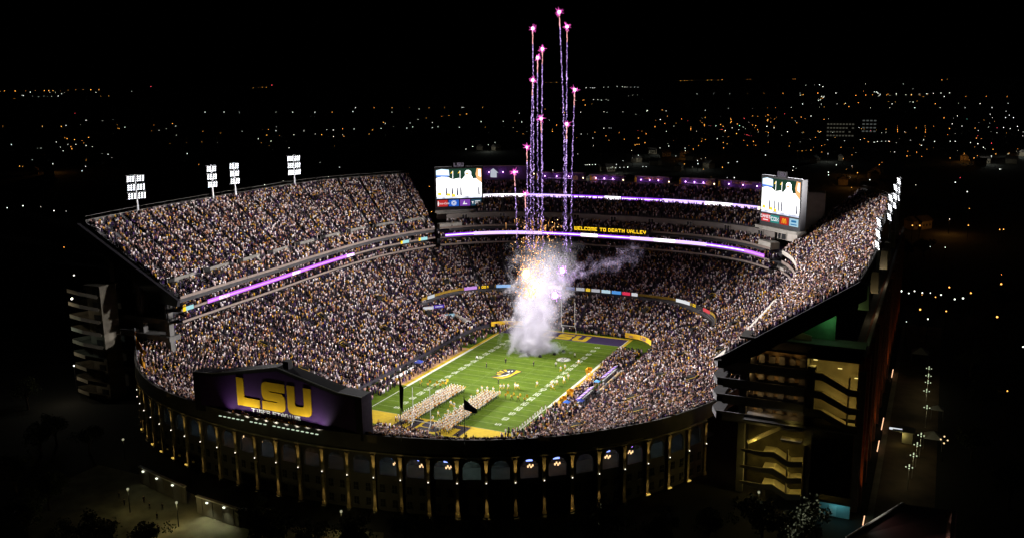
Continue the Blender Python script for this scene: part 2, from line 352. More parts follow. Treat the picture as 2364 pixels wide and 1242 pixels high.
for pl in ([(-2.6, -2.6), (-0.8, -2.2), (0.4, -0.4), (0.6, 1.6), (0.1, 1.4), (-0.3, -0.3), (-1.4, -1.6)], [(-1.4, 3.4), (-0.8, 2.4), (-0.3, 2.8), (-0.9, 4.4)], [(-0.4, 4.2), (0.1, 3.4), (0.4, 3.9), (-0.1, 5.0)]):
    ey.add([(x, y, Z3) for x, y in pl], [tuple(range(len(pl)))])
part(ey, 'eye_white', WHITEF, fld)

# ================================================================ bowl
COLS = [(-98.5, -60.5), (-94.5, -66.6), (-91.2, -69.8), (-87, -74), (-82.5, -78.2), (-77.5, -82.6), (-72.4, -86.3), (-67.0, -89.8), (-61.3, -92.8), (-55.3, -95.4), (-49.3, -97.3), (-43.1, -98.9), (-36.9, -100.0), (-30.5, -101.0), (-24.1, -101.7), (-17.6, -102.2), (-11.1, -102.3), (-4.5, -102.3), (2.0, -101.8), (8.3, -101.1), (14.6, -99.9), (21.1, -98.6), (27.3, -97.1), (33.4, -94.9), (39.3, -92.3), (45.0, -89.3), (50.4, -85.7), (55.6, -81.8), (60.5, -77.4), (65.0, -72.7), (69.0, -67.5), (72.6, -62.1), (75.7, -56.6), (78.4, -50.7), (80.6, -44.5)]
OUTER = [(-98.5, -60.5), (-87, -74), (-72.4, -86.3), (-55.3, -95.4), (-36.9, -100.0), (-17.6, -102.2), (2.0, -101.8), (21.1, -98.6), (39.3, -92.3), (55.6, -81.8), (69.0, -67.5), (75.7, -56.6), (80.6, -44.5), (86, -25), (89.5, 0), (90, 30), (86, 62), (75, 90), (52, 110), (0, 118), (-48, 112), (-78, 92), (-95, 60), (-102, 20), (-104, -15), (-102.5, -42)]
NA = 300
def polar(loop):
    L = spline(loop, 900, True); a = np.arctan2(L[:, 1], L[:, 0]); r = np.hypot(L[:, 0], L[:, 1]); o = np.argsort(a); a, r = a[o], r[o]
    q = np.linspace(-math.pi, math.pi, NA, endpoint=False)
    rr = np.interp(q, np.r_[a-2*math.pi, a, a+2*math.pi], np.r_[r, r, r])
    return np.stack([rr*np.cos(q), rr*np.sin(q)], 1)
BI, BO = polar(INNER), polar(OUTER)
ROWS, ZI, ZO = 66, 1.1, 17.6
t_ = np.clip((BO[:, 1]+42)/55, 0, 1); t_ = t_*t_*(3-2*t_); ZOA = ZO+6.6*t_; KA = 0.9-0.38*t_
def prof(f): return ZI+(ZOA-ZI)*(KA*f+(1-KA)*f*f)
def at_za(C, z): return [(float(q[0]), float(q[1]), float(h)) for q, h in zip(C, z)]
clz = lambda z: np.r_[z, z[:1]]
bowl = thing('stadium_bowl', 'lower seating bowl of the stadium with arched outer wall and lit pilasters', 'stadium')
st = MB(); cl = lambda C: np.vstack([C, C[:1]])
for i in range(ROWS):
    P0, P1 = cl(BI+(BO-BI)*i/ROWS), cl(BI+(BO-BI)*(i+1)/ROWS); z, z1 = prof(i/ROWS), prof((i+1)/ROWS)
    z, z1 = clz(z), clz(z1); st.strip(at_za(P0, z), at_za(P1, z)); st.strip(at_za(P1, z), at_za(P1, z1))
st.build('seating', STEP, bowl)
w = MB(); w.strip(at_z(cl(BI), 0.0), at_z(cl(BI), 1.4)); w.strip(at_z(cl(BI), 1.4), at_z(cl(BI*1.006), 1.4)); w.build('field_wall', mat('field_wall_paint', (0.022, 0.018, 0.025), 0.8, 0.2, 0.5), bowl)
w = MB(); zr_ = clz(ZOA)+0.9; w.strip(at_za(cl(BO), zr_-1.5), at_za(cl(BO), zr_)); w.strip(at_za(cl(BO), zr_), at_za(cl(BO*1.005), zr_)); w.strip(at_za(cl(BO*1.005), zr_), at_z(cl(BO*1.005), 14.6)); w.build('rim_parapet', WALLD, bowl)
# facade bays
bayw = 6.5
def bay_mesh(arch=True):
    b = MB(); h, T = 14.6, 0.7; x0 = bayw/2+0.05; xa = 2.1; sill, spring = 8.8, 11.2
    top = [(xa*math.cos(t), spring+xa*math.sin(t)) for t in np.linspace(math.pi, 0, 13)]
    hole = [(-xa, sill)]+top+[(xa, sill)]
    b.quad((-x0, 0, 0), (-xa, 0, 0), (-xa, 0, h), (-x0, 0, h)); b.quad((xa, 0, 0), (x0, 0, 0), (x0, 0, h), (xa, 0, h))
    b.quad((-xa, 0, 0), (xa, 0, 0), (xa, 0, sill), (-xa, 0, sill))
    for (ax, az), (bx, bz) in zip(top[:-1], top[1:]): b.quad((ax, 0, az), (bx, 0, bz), (bx, 0, h), (ax, 0, h))
    for i in range(len(hole)):
        (ax, az), (bx, bz) = hole[i], hole[(i+1) % len(hole)]; b.quad((ax, 0, az), (bx, 0, bz), (bx, T, bz), (ax, T, az))
    return b.mesh('wall_bay', WALLD)
ME_BAY = bay_mesh()
b = MB(); b.box((0, -0.25, 6.6), (0.74, 0.7, 13.2)); b.box((0, -0.3, 13.5), (1.0, 0.85, 0.45)); b.box((0, -0.3, 0.4), (1.0, 0.85, 0.8)); ME_PIL = b.mesh('pilaster', mat('limewashed_pilaster', (0.30, 0.24, 0.14), 0.9, 0.5, 1.3))
b = MB(); b.box((0, -0.35, 14.35), (bayw+0.1, 0.9, 0.35)); b.box((0, -0.2, 14.72), (bayw+0.1, 0.5, 0.3)); ME_COR = b.mesh('cornice', STUCCO)
b = MB(); b.box((0, -0.05, 0), (1.1, 0.14, 1.7)); b.box((0, -0.13, 0), (0.06, 0.05, 1.66), mi=1); b.box((0, -0.13, 0), (1.06, 0.05, 0.06), mi=1); b.box((0, -0.16, -0.95), (1.4, 0.3, 0.16), mi=1); ME_WIN = b.mesh('window', [DARKW, CONCD])
b = MB(); b.box((0, -0.85, 8.0), (0.34, 0.34, 0.44), mi=1); b.ball((0, -0.85, 8.32), 0.14); b.box((0, -0.6, 7.9), (0.1, 0.4, 0.1), mi=1); ME_LAMP = b.mesh('wall_lamp', [emit('sconce_glow', (1.0, 0.93, 0.75), 2.2), BLACKM])
b = MB(); b.box((0, -1.1, 0.25), (0.7, 0.5, 0.5), 0, 1); b.prism([(-0.55, 0.5), (0.55, 0.5), (0.35, 0.8), (-0.35, 0.8)], (0, 0.3, 0), 0, (0, -1.25, 0), (1, 0, 0), (0, 0, 1)); ME_BASE = b.mesh('base_lamp', [emit('base_lamp_glow', (1.0, 0.66, 0.12), 0.7), BLACKM])
fac = spline(COLS, 400); d = np.r_[0, np.cumsum(np.linalg.norm(np.diff(fac, axis=0), axis=1))]
anchor = np.argmin(np.hypot(fac[:, 0]-2.0, fac[:, 1]+101.8)); s0 = d[anchor] % bayw
ss = np.arange(s0, d[-1], bayw); colp = np.stack([np.interp(ss, d, fac[:, 0]), np.interp(ss, d, fac[:, 1])], 1)
inside = {}
for i in range(len(colp)):
    t = (colp[min(i+1, len(colp)-1)]-colp[max(i-1, 0)]); a = math.atan2(t[1], t[0]); c = colp[i]
    def put(nm, me, cc, aa, z=0.0):
        o = bpy.data.objects.new(nm, me); COL.objects.link(o); o.parent = bowl; o.location = (cc[0], cc[1], z); o.rotation_euler = (0, 0, aa); return o
    put('pilaster', ME_PIL, c, a); put('wall_lamp', ME_LAMP, c, a)
    nrm = Vector((math.sin(a), -math.cos(a), 0)); q = Vector((c[0], c[1], 0))
    jit = random.Random(i).uniform(0.35, 1.35)
    lamp('sconce_up', 'SPOT', q+nrm*1.25+Vector((0, 0, 8.3)), 1500*jit, (1, 0.70, 0.22), bowl, 0.06, q+nrm*0.62+Vector((0, 0, 13.6)), 20, 0.8)
    lamp('sconce_down', 'SPOT', q+nrm*1.25+Vector((0, 0, 7.7)), 2500*jit*(1.0 if i % 4 else 0.4), (1, 0.70, 0.25), bowl, 0.06, q+nrm*0.62+Vector((0, 0, 0.0)), 12, 0.8)
    if i in (5, 7, 8, 9, 10, 29, 30, 31):
        put('base_lamp', ME_BASE, c, a)
    if i+1 < len(colp):
        e = colp[i+1]; mid = (c+e)/2; aa = math.atan2(*(e-c)[::-1]); nn = Vector((math.sin(aa), -math.cos(aa), 0))
        put('wall_bay', ME_BAY, mid, aa); put('cornice', ME_COR, mid, aa)
        for wx in (-1.5, 1.5):
            for wz in (2.0, 5.6):
                pp = mid+np.array([math.cos(aa), math.sin(aa)])*wx; put('window', ME_WIN, pp, aa, wz)
        inside[i] = (Vector((mid[0], mid[1], 0)), nn, aa)
# concourse behind the arches
fi = offset(fac, 0.75); fb = offset(fac, 7.0)
cw = MB(); cw.strip(at_z(fi, 8.6), at_z(fb, 8.6)); cw.build('concourse_floor', CONCD, bowl)
cw = MB(); cw.strip(at_z(fb, 8.6), at_z(fb, 15.2)); cw.build('concourse_wall', mat('concourse_paint', (0.13, 0.13, 0.12), 0.8, 0.7, 0.5), bowl)
cw = MB(); cw.strip(at_z(fi, 14.55), at_z(fb, 14.9)); cw.build('concourse_ceiling', CONCD, bowl)
# lit concourse bays: (bay index counted from the bay right of the sign, colour, power, screens)
ZERO = int(np.argmin([abs((inside[i][0].x if i in inside else 999)-36.4) for i in range(len(colp))]))
cool, warm, teal = (0.55, 0.8, 1.0), (1.0, 0.6, 0.25), (0.6, 0.95, 0.85)
LIT = {-13: (cool, 60), -8: (cool, 60), -5: (warm, 40), -4: (cool, 60), -12: (cool, 40), -11: (cool, 90), -10: (warm, 60), -9: (cool, 160), -7: (warm, 130), -6: (cool, 90), 0: (teal, 800), -3: (teal, 160), -2: (warm, 140), -1: (teal, 260), 1: (cool, 40), 2: (warm, 120), 3: (warm, 160), 4: (cool, 90), 5: (warm, 90), 6: (teal, 90), 7: (teal, 130), 8: (cool, 70), 9: (cool, 60), -14: (cool, 60), -16: (cool, 60)}
screens = {-9: 0, -7: 1, -3: 2, -2: 2, -1: 2, 2: 2, 3: 2, 5: 2, 6: 3, -10: 1}
for k, (colr, pw) in LIT.items():
    i = ZERO+k
    if i not in inside: continue
    q, nn, aa = inside[i]
    t = MB(); t.box(tuple(q-nn*4.5+Vector((0.8 if k % 2 else -0.8, 0, 13.9))), (1.6, 0.2, 0.1), aa); o = t.build('tube_lamp', emit('tube_'+('c' if colr == cool else 'w' if colr == warm else 't'), colr, 10), bowl)
    lamp('concourse_light', 'POINT', q-nn*4.2+Vector((0, 0, 13.4)), pw*0.16, colr, bowl, 0.3)
    if k in screens:
        cc = [(0.75, 0.85, 1.0), (1.0, 0.45, 0.12), (0.25, 0.35, 1.0), (0.5, 0.2, 0.9)][screens[k]]
        t = MB(); t.box(tuple(q-nn*3.0+Vector((0.5, 0, 12.1))), (1.5, 0.12, 0.9), aa); t.build('screen', emit('screen_%d' % screens[k], cc, 2.2), bowl)
        t = MB()
        for j in range(4): t.box(tuple(q-nn*(3.2+0.1*j)+Vector((0.2+j*0.42, 0, 10.2+(j % 2)*0.4))), (0.34, 0.1, 0.5), aa)
        t.build('menu_board', emit('menu_board', (1.0, 0.62, 0.30), 1.6), bowl)
# ---- crowd in the bowl
def seat_points(F, B, zf, zb, rows, step=0.56, occ=0.93, aisle=9.0, rowf=None, skip=None, f0=0.5):
    pts = []
    for i in range(rows):
        f = (i+f0)/rows; P = F+(B-F)*f; z = (zf+(zb-zf)*i/rows) if rowf is None else rowf(i/rows)
        dd = np.r_[0, np.cumsum(np.linalg.norm(np.diff(P, axis=0), axis=1))]; L = dd[-1]
        nseat = int(L/step); s = (np.arange(nseat)+rng.random())*step; s = s[s < L]
        s = s+rng.normal(0, 0.06, len(s)); ratio = dd/L; na = max(1, int(round(np.linalg.norm(np.diff(F, axis=0), axis=1).sum()/aisle)))
        ph = ((s/L)*na) % 1.0; keep = np.abs(ph-0.5)*(L/na) > 0.62
        zk_ = 0.35*i; keep &= rng.random(len(s)) < occ*(0.93+0.09*np.sin(s*0.21+zk_*0.9)*np.sin(s*0.083+1.3*zk_))
        s = s[keep]; x = np.interp(s, dd, P[:, 0]); y = np.interp(s, dd, P[:, 1])
        dx = np.interp(s, dd, (F-B)[:, 0]); dy = np.interp(s, dd, (F-B)[:, 1])
        a = np.arctan2(dy, dx)-math.pi/2; ln_ = np.hypot(dx, dy)+1e-6; jr = rng.normal(0, 0.17, len(s)); x = x+dx/ln_*jr; y = y+dy/ln_*jr
        zz_ = np.full(len(s), z) if np.ndim(z) == 0 else np.interp(s, dd, np.r_[z, z[:1]]); pts.append(np.stack([x, y, zz_, a], 1))
    P = np.vstack(pts)
    if skip is not None: P = P[~skip(P)]
    return P
PORT = []   # portals of the bowl: (angle index, row range)
for ai in range(0, NA, 10):
    PORT.append((ai, 20 if (ai//10) % 2 else 38))
RC = spline([(57.5, 57), (55, 66), (50.5, 72.5), (43, 80), (34, 85.2), (20, 87.2), (5, 88), (-15, 87.5), (-30, 85), (-43.5, 79), (-51, 72.5), (-56.5, 64), (-59, 55), (-60.2, 45)], 140)*0.985
def bowl_skip(P):
    k = np.zeros(len(P), bool)
    for c, r in PORT_XY: k |= (np.hypot(P[:, 0]-c[0], P[:, 1]-c[1]) < r)
    for q in RC: k |= (P[:, 1] > 40) & (np.hypot(P[:, 0]-q[0]*0.99, P[:, 1]-q[1]*0.99) < 1.5)
    return k
PORT_XY = []
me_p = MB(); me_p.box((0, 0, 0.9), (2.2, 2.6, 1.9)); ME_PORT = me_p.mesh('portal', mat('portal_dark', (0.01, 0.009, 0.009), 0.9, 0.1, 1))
me_p = MB()
for s in (-1.25, 1.25): me_p.tube([(s, -1.7, 0.6), (s, 1.7, 2.3)], 0.07, 4); me_p.tube([(s, -1.7, 0.2), (s, 1.7, 1.7)], 0.05, 4)
me_p.tube([(-1.25, 1.7, 2.3), (1.25, 1.7, 2.3)], 0.07, 4); ME_RAIL = me_p.mesh('rail', mat('yellow_rail', (0.55, 0.36, 0.03), 0.5, 0.1, 2))
for ai, r in PORT:
    f = r/ROWS; c = BI[ai]+(BO[ai]-BI[ai])*f; dr = BI[ai]-BO[ai]; a = math.atan2(dr[1], dr[0])+math.pi/2
    if c[1] < -60 or (c[0] < -75 and c[1] < -40): continue
    PORT_XY.append((c, 1.6))
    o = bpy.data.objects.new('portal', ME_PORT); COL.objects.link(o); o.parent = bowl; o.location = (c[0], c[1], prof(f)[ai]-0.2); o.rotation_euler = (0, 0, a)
    q = bpy.data.objects.new('portal_rail', ME_RAIL); COL.objects.link(q); q.parent = o
clb = lambda C: np.vstack([C, C[:1]])
PB = seat_points(clb(BI), clb(BO), 0, 0, ROWS-1, 0.57, 0.95, 8.5, prof, bowl_skip)
_, keepi = np.unique(np.round(PB[:, :2], 2), axis=0, return_index=True); PB = PB[keepi]
crowd('bowl_crowd', 'dense crowd of fans filling the lower bowl around the field', PB)

# ================================================================ upper decks
def tier(parent, F, B, zf, zb, rows, name='seating', m=STEP):
    s_ = MB()
    for i in range(rows):
        P0, P1 = F+(B-F)*i/rows, F+(B-F)*(i+1)/rows; z, z1 = zf+(zb-zf)*i/rows, zf+(zb-zf)*(i+1)/rows
        s_.strip(at_z(P0, z), at_z(P1, z)); s_.strip(at_z(P1, z), at_z(P1, z1))
    s_.strip(at_z(F, zf-1.3), at_z(B, zb-1.6)); s_.strip(at_z(B, zb), at_z(B, zb-1.6))
    return s_.build(name, m, parent)
def band(parent, C, z0, z1, name, m, th=0.35, out=0.0):
    """a solid band (parapet, fascia) along curve C; out>0 moves it towards the field"""
    A, Bc = offset(C, out), offset(C, out-th); s_ = MB()
    s_.strip(at_z(A, z0), at_z(A, z1)); s_.strip(at_z(A, z1), at_z(Bc, z1)); s_.strip(at_z(Bc, z1), at_z(Bc, z0)); s_.strip(at_z(Bc, z0), at_z(A, z0))
    for P, Q in ((A[0], Bc[0]), (A[-1], Bc[-1])): s_.quad((*P, z0), (*Q, z0), (*Q, z1), (*P, z1))
    return s_.build(name, m, parent)
def sub(C, a, b, n=None):
    d_ = np.r_[0, np.cumsum(np.linalg.norm(np.diff(C, axis=0), axis=1))]; q = np.linspace(a*d_[-1], b*d_[-1], n or max(3, int((b-a)*len(C))+2))
    return np.stack([np.interp(q, d_, C[:, 0]), np.interp(q, d_, C[:, 1])], 1)
def curve_len(C): return float(np.linalg.norm(np.diff(C, axis=0), axis=1).sum())
def text_on(parent, C, s_start, z0, h, txt, m, out, rev=False):
    """block letters laid along curve C (reading direction = reversed curve when rev)"""
    q, w_ = text_quads(txt, h); CC = C[::-1] if rev else C
    A = offset(C, out); A = A[::-1] if rev else A
    d_ = np.r_[0, np.cumsum(np.linalg.norm(np.diff(A, axis=0), axis=1))]; f = lambda s: (float(np.interp(s_start+s, d_, A[:, 0])), float(np.interp(s_start+s, d_, A[:, 1])))
    for ch, ox in letters(txt, h)[0]:
        b_ = MB()
        for x0, y0, x1, y1 in text_quads(ch, h)[0]: P, Q = f(ox+x0), f(ox+x1); b_.quad((*P, z0+y0), (*Q, z0+y0), (*Q, z0+y1), (*P, z0+y1))
        b_.build('letter', m, parent)
RAILM = mat('fascia_paint', (0.19, 0.145, 0.125), 0.8, 0.15, 0.6)
def club_levels(parent, C, depth=6.0, ribs=True):
    """two club floors below the deck front: floors, back wall, fascia bands. C runs so that the field lies on its left (offset>0)"""
    for z in (25.7, 29.3):
        A, Bk = offset(C, -0.1), offset(C, -depth); s_ = MB(); s_.strip(at_z(A, z), at_z(Bk, z)); s_.strip(at_z(A, z-0.4), at_z(Bk, z-0.4)); s_.build('club_floor', STEP, parent)
    s_ = MB(); s_.strip(at_z(offset(C, -depth), 25.0), at_z(offset(C, -depth), 34.5)); s_.build('club_back_wall', BLACKM, parent)  # black colour stands in for the shade between the fascia bands
    pts = []
    for z in (25.7, 29.3):
        for k, o_ in enumerate((-1.0, -2.2, -3.4)):
            Q = offset(C, o_); pts.append(seat_points(Q, offset(C, o_-1), z+0.28*k, z+0.28*k, 1, 0.62, 0.85, 7.0, f0=0.0))
    return np.vstack(pts)
# curves: the field lies to the left of each curve's direction
EF = spline([(-71.5, 77), (-77, 63), (-81, 45), (-82, 25), (-81.5, 5), (-80, -18), (-79, -43), (-78, -64)], 120)
EB = spline([(-97, 98), (-106, 82), (-116, 62), (-120, 40), (-120.5, 10), (-120, -20), (-118.5, -45), (-116, -63)], 120)
WF = spline([(84.0, -56), (85.5, -40), (86.5, -15), (87, 5), (86.5, 30), (84.5, 52), (80.5, 68), (75.5, 79)], 120)
WB = spline([(112.3, -56), (113, -33), (112.8, -10), (112, 15), (111.5, 40), (111, 66), (109.0, 92), (98.5, 115)], 120)
SF = spline([(70.5, 82.5), (58, 93.5), (40.5, 100.8), (17.6, 103.4), (0, 103.8), (-20, 103.2), (-41.4, 99.5), (-58, 90.5), (-70, 79)], 120)
deckE = thing('upper_deck', 'wide upper deck with purple ribbon board and four floodlight towers behind it', 'grandstand')
deckW = thing('upper_deck', 'steep upper deck above the brick facade and lit stair landings', 'grandstand')
deckS = thing('upper_deck', 'two tier end deck between the two video boards above the fireworks', 'grandstand')
tier(deckE, EF, EB, 33.2, 54.0, 52); tier(deckW, WF, WB, 33.4, 53.0, 46)
for dk, F_ in ((deckE, EF), (deckW, WF), (deckS, SF)):
    band(dk, F_, 33.1 if dk is not deckW else 32.4, 33.9, 'front_rail', RAILM if dk is not deckW else PALEC, 0.35, 0.15)
    band(dk, F_, 25.7, 26.4, 'lower_fascia', RAILM, 0.3, 0.25)
band(deckE, EF, 29.2, 29.9, 'club_fascia', RAILM, 0.3, 0.2); band(deckW, WF, 29.0, 30.2, 'club_fascia', RAILM, 0.3, 0.2); band(deckS, SF, 29.0, 29.5, 'club_fascia', RAILM, 0.3, 0.2)
clubE = club_levels(deckE, EF); clubW = club_levels(deckW, WF); clubS = club_levels(deckS, SF)
s_ = MB(); W5 = sub(WF, 0.0, 0.46, 50); A_, B_, C_ = offset(W5, 0.2), offset(W5, 2.7), offset(W5, 2.7); s_.strip(at_z(A_, 33.3), at_z(B_, 31.9)); s_.strip(at_z(B_, 31.9), at_z(C_, 31.3)); s_.strip(at_z(C_, 31.3), at_z(A_, 32.3)); s_.build('front_ledge', PALEC, deckW)
# back railing of the decks
for dk, Bk, z in ((deckE, EB, 54.0), (deckW, WB, 53.0)):
    band(dk, Bk, z-0.2, z+0.9, 'back_wall', CONCD, 0.25, -0.2)
    r_ = MB(); Q = offset(Bk, -0.3); r_.tube(at_z(Q, z+2.0), 0.06, 4)
    for k in range(0, 120, 3): r_.tube([(*Q[k], z+0.8), (*Q[k], z+2.0)], 0.05, 4)
    r_.build('back_railing', CONCD, dk)
# vomitory wall of the wide deck (a broken barrier wall with openings and stairs)
fW = 7.5/52*1.0
Vq = EF+(EB-EF)*0.165; zV = 33.2+20.8*0.165
n_op = 9
for k in range(n_op):
    a, b_ = k/n_op, (k+1)/n_op
    band(deckE, sub(Vq, a+0.018, b_-0.010, 10), zV-0.1, zV+1.55, 'barrier_wall', mat('barrier_concrete', (0.17, 0.155, 0.14), 0.9, 0.3, 0.5), 0.3, 0)
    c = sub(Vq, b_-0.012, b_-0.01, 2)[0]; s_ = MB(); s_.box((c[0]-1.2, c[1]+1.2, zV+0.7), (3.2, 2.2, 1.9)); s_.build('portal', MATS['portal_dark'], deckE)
    s_ = MB(); c = sub(Vq, a+0.03, a+0.032, 2)[0]
    for j in range(5): s_.box((c[0]+1.9-0.45*j, c[1], zV-0.9+0.42*j), (0.5, 1.3, 0.35))
    s_.build('stair', PALEC, deckE)
# stepped aisles
NAE = int(round(curve_len(EF+(EB-EF)*0.185)/9.3))
for k in range(NAE):
    u = (k+0.5)/NAE; i = int(round(u*119)); s_ = MB()
    P, Q = EF[i]+(EB[i]-EF[i])*(0.19 if 0 else 0.2), EF[i]+(EB[i]-EF[i])*0.985; t = (EF[min(i+1, 119)]-EF[max(i-1, 0)]); t = t/np.linalg.norm(t)*0.55
    for j in range(40):
        f0_, f1_ = j/40, (j+1)/40; a_, c_ = P+(Q-P)*f0_, P+(Q-P)*f1_; z = 33.2+20.8*(0.2+0.785*f0_)+0.25
        s_.quad((*(a_-t), z), (*(a_+t), z), (*(c_+t), z), (*(c_-t), z)); z2 = z+20.8*0.785/40; s_.quad((*(c_-t), z), (*(c_+t), z), (*(c_+t), z2), (*(c_-t), z2))
    s_.build('aisle_stair', mat('aisle_concrete', (0.17, 0.165, 0.17), 0.9, 0.2, 0.8), deckE)
# crowds of the two side decks
def skipE(P): return (np.abs((np.hypot(0, 0)) ) > 1) | False
mE1 = seat_points(EF, EF+(EB-EF)*0.15, 33.2, 33.2+20.8*0.15, 8, 0.6, 0.85, 9.3)
mE2 = seat_points(EF+(EB-EF)*0.185, EF+(EB-EF)*0.99, 33.2+20.8*0.185, 33.2+20.8*0.99, 44, 0.56, 0.92, 9.3)
far = (mE2[:, 1] < -48) & (mE2[:, 2] > 47); mE2 = mE2[~(far & (rng.random(len(mE2)) < 0.45))]
crowd('upper_deck_crowd', 'crowd filling the wide upper deck below the four floodlight towers', np.vstack([mE1, mE2, clubE]))
mW = seat_points(WF, WF+(WB-WF)*0.985, 33.4, 33.4+19.6*0.985, 48, 0.55, 0.96, 9.3)
crowd('upper_deck_crowd', 'brightly lit crowd filling the steep deck above the brick facade', np.vstack([mW, clubW]))
# ---- end deck tiers
S2 = sub(SF, 0.03, 0.97, 110)
tA_f, tA_b = S2, offset(S2, -5.1)
tier(deckS, tA_f, tA_b, 33.2, 35.6, 6)
band(deckS, tA_b, 35.4, 38.6, 'vomitory_wall', mat('vomitory_wall_paint', (0.20, 0.175, 0.16), 0.9, 0.15, 0.3), 0.3, 0)
U2 = sub(SF, 0.11, 0.885, 100)
tB_f, tB_b = offset(U2, -5.5), offset(U2, -15.0)
tier(deckS, tB_f, tB_b, 38.8, 44.0, 12)
tC_f, tC_b = offset(U2, -15.2), offset(U2, -23.0)
tier(deckS, tC_f, tC_b, 45.6, 50.0, 9)
band(deckS, tC_b, 49.0, 51.2, 'back_wall', CONCD, 0.3, 0)
mS = [seat_points(tA_f, tA_b, 33.2, 35.6, 6, 0.62, 0.85, 8), seat_points(tB_f, tB_b, 38.8, 44.0, 12, 0.62, 0.9, 8), seat_points(tC_f, tC_b, 45.6, 50.0, 9, 0.62, 0.88, 8), clubS]
crowd('end_deck_crowd', 'dimly lit crowd in the end deck between the two video boards', np.vstack(mS))
for k in range(9):   # doorways and stair screens in the vomitory wall
    c = sub(tA_b, (k+0.5)/9, (k+0.52)/9, 2); q = offset(c, 0.18)
    s_ = MB(); a = math.atan2(*(q[1]-q[0])[::-1]); s_.box((q[0][0], q[0][1], 36.9), (2.4, 0.2, 2.4), a); s_.build('doorway', DARKW, deckS)
    s_ = MB(); s_.box((q[0][0], q[0][1]-0.12, 36.9), (0.12, 0.16, 2.4), a); s_.box((q[0][0], q[0][1]-0.12, 38.15), (2.7, 0.16, 0.16), a)
    for sx_ in (-1.25, 1.25): s_.box((q[0][0]+sx_*math.cos(a), q[0][1]+sx_*math.sin(a)-0.12, 36.9), (0.12, 0.16, 2.4), a)
    s_.build('door_frame', PALEC, deckS)
# ---- ribbon boards
LED = {'purple': emit('led_purple', (0.33, 0.06, 0.95), 1.3, True), 'violet': emit('led_violet', (0.62, 0.14, 0.95), 1.25, True), 'lilac': emit('led_lilac', (0.62, 0.42, 1.0), 1.9, True), 'white': emit('led_white', (0.95, 0.86, 1.0), 2.2, True), 'pale': emit('led_pale', (0.72, 0.40, 1.0), 1.25, True), 'gold': emit('led_gold', (1.0, 0.62, 0.02), 1.3), 'aqua': emit('led_aqua', (0.45, 0.85, 0.9), 0.9), 'cream': emit('led_cream', (1.0, 0.85, 0.6), 1.6)}
def ribbon(parent, C, z0, h, segs, out=0.35, stripe=True):
    for a, b_, key in segs:
        Q = sub(C, a, b_, max(4, int((b_-a)*90)))
        band(parent, Q, z0, z0+h, 'ribbon_board', LED[key], 0.12, out)
        if stripe and key in ('purple',): band(parent, Q, z0+h*0.36, z0+h*0.62, 'ribbon_stripe', LED['white'], 0.06, out+0.06)
        if stripe and key == 'violet': band(parent, Q, z0+h*0.30, z0+h*0.66, 'ribbon_stripe', LED['pale'], 0.06, out+0.06)
ribbon(deckE, EF, 29.15, 1.25, [(0.335, 0.92, 'violet'), (0.965, 0.988, 'aqua'), (0.988, 0.996, 'gold'), (0.03, 0.055, 'aqua'), (0.055, 0.062, 'gold'), (0.1, 0.125, 'aqua'), (0.125, 0.132, 'gold')])
LE = curve_len(EF)
for f_, mm in ((0.115, 'cream'), (0.385, 'white'), (0.63, 'white')): text_on(deckE, EF, LE*f_, 29.25, 1.05, 'GEAUX', LED[mm], 0.55, True)
ribbon(deckS, SF, 29.5, 1.35, [(0.02, 0.10, 'violet'), (0.10, 0.22, 'purple'), (0.22, 0.31, 'lilac'), (0.31, 0.37, 'white'), (0.37, 0.44, 'lilac'), (0.44, 0.535, 'purple'), (0.535, 0.585, 'white'), (0.585, 0.70, 'purple'), (0.70, 0.90, 'lilac'), (0.90, 0.985, 'purple')])
URF = offset(U2, -15.0)
ribbon(deckS, URF, 44.1, 1.45, [(0.0, 0.04, 'cream'), (0.04, 0.13, 'lilac'), (0.13, 0.22, 'white'), (0.22, 0.36, 'lilac'), (0.36, 0.50, 'purple'), (0.50, 0.555, 'white'), (0.555, 0.67, 'purple'), (0.67, 0.83, 'lilac'), (0.83, 0.97, 'white'), (0.97, 1.0, 'cream')])
q_, wt = text_quads('WELCOME TO DEATH VALLEY', 1.5)
text_on(deckS, SF, curve_len(SF)*0.394, 32.2, 1.5, 'WELCOME TO DEATH VALLEY', LED['gold'], 0.4, True)
s_ = MB(); band(deckS, sub(SF, 0.38, 0.612, 24), 32.05, 33.95, 'text_board', BLACKM, 0.1, 0.28)
# ================================================================ corner pieces of the end deck
for C, z0, z1, nm in (([(72.8, 95.9), (75.2, 103.0), (87.5, 86.5), (86.0, 66.4)], 29.2, 30.0, 'corner_canopy'), ([(72.0, 88), (73.8, 95.6), (83.5, 79.3), (82.6, 69.3)], 25.2, 26.4, 'corner_balcony')):
    b = MB(); b.prism(C, (0, 0, z1-z0), 0, (0, 0, z0)); b.build(nm, PALEC, deckS)
b = MB(); b.box((83, 100.5, 42), (8.2, 2.5, 22.5)); b.build('stair_tower', PALEC, deckS)
b = MB(); b.prism([(70.5, 82.5), (73.5, 85), (69, 92), (65, 88)], (0, 0, 2.6), 0, (0, 0, 33)); b.build('end_wall', CONC, deckS)
b = MB(); b.prism([(-70, 79), (-72.5, 81), (-65.5, 90), (-63, 86.5)], (0, 0, 2.2), 0, (0, 0, 33)); b.build('end_wall', CONC, deckS)
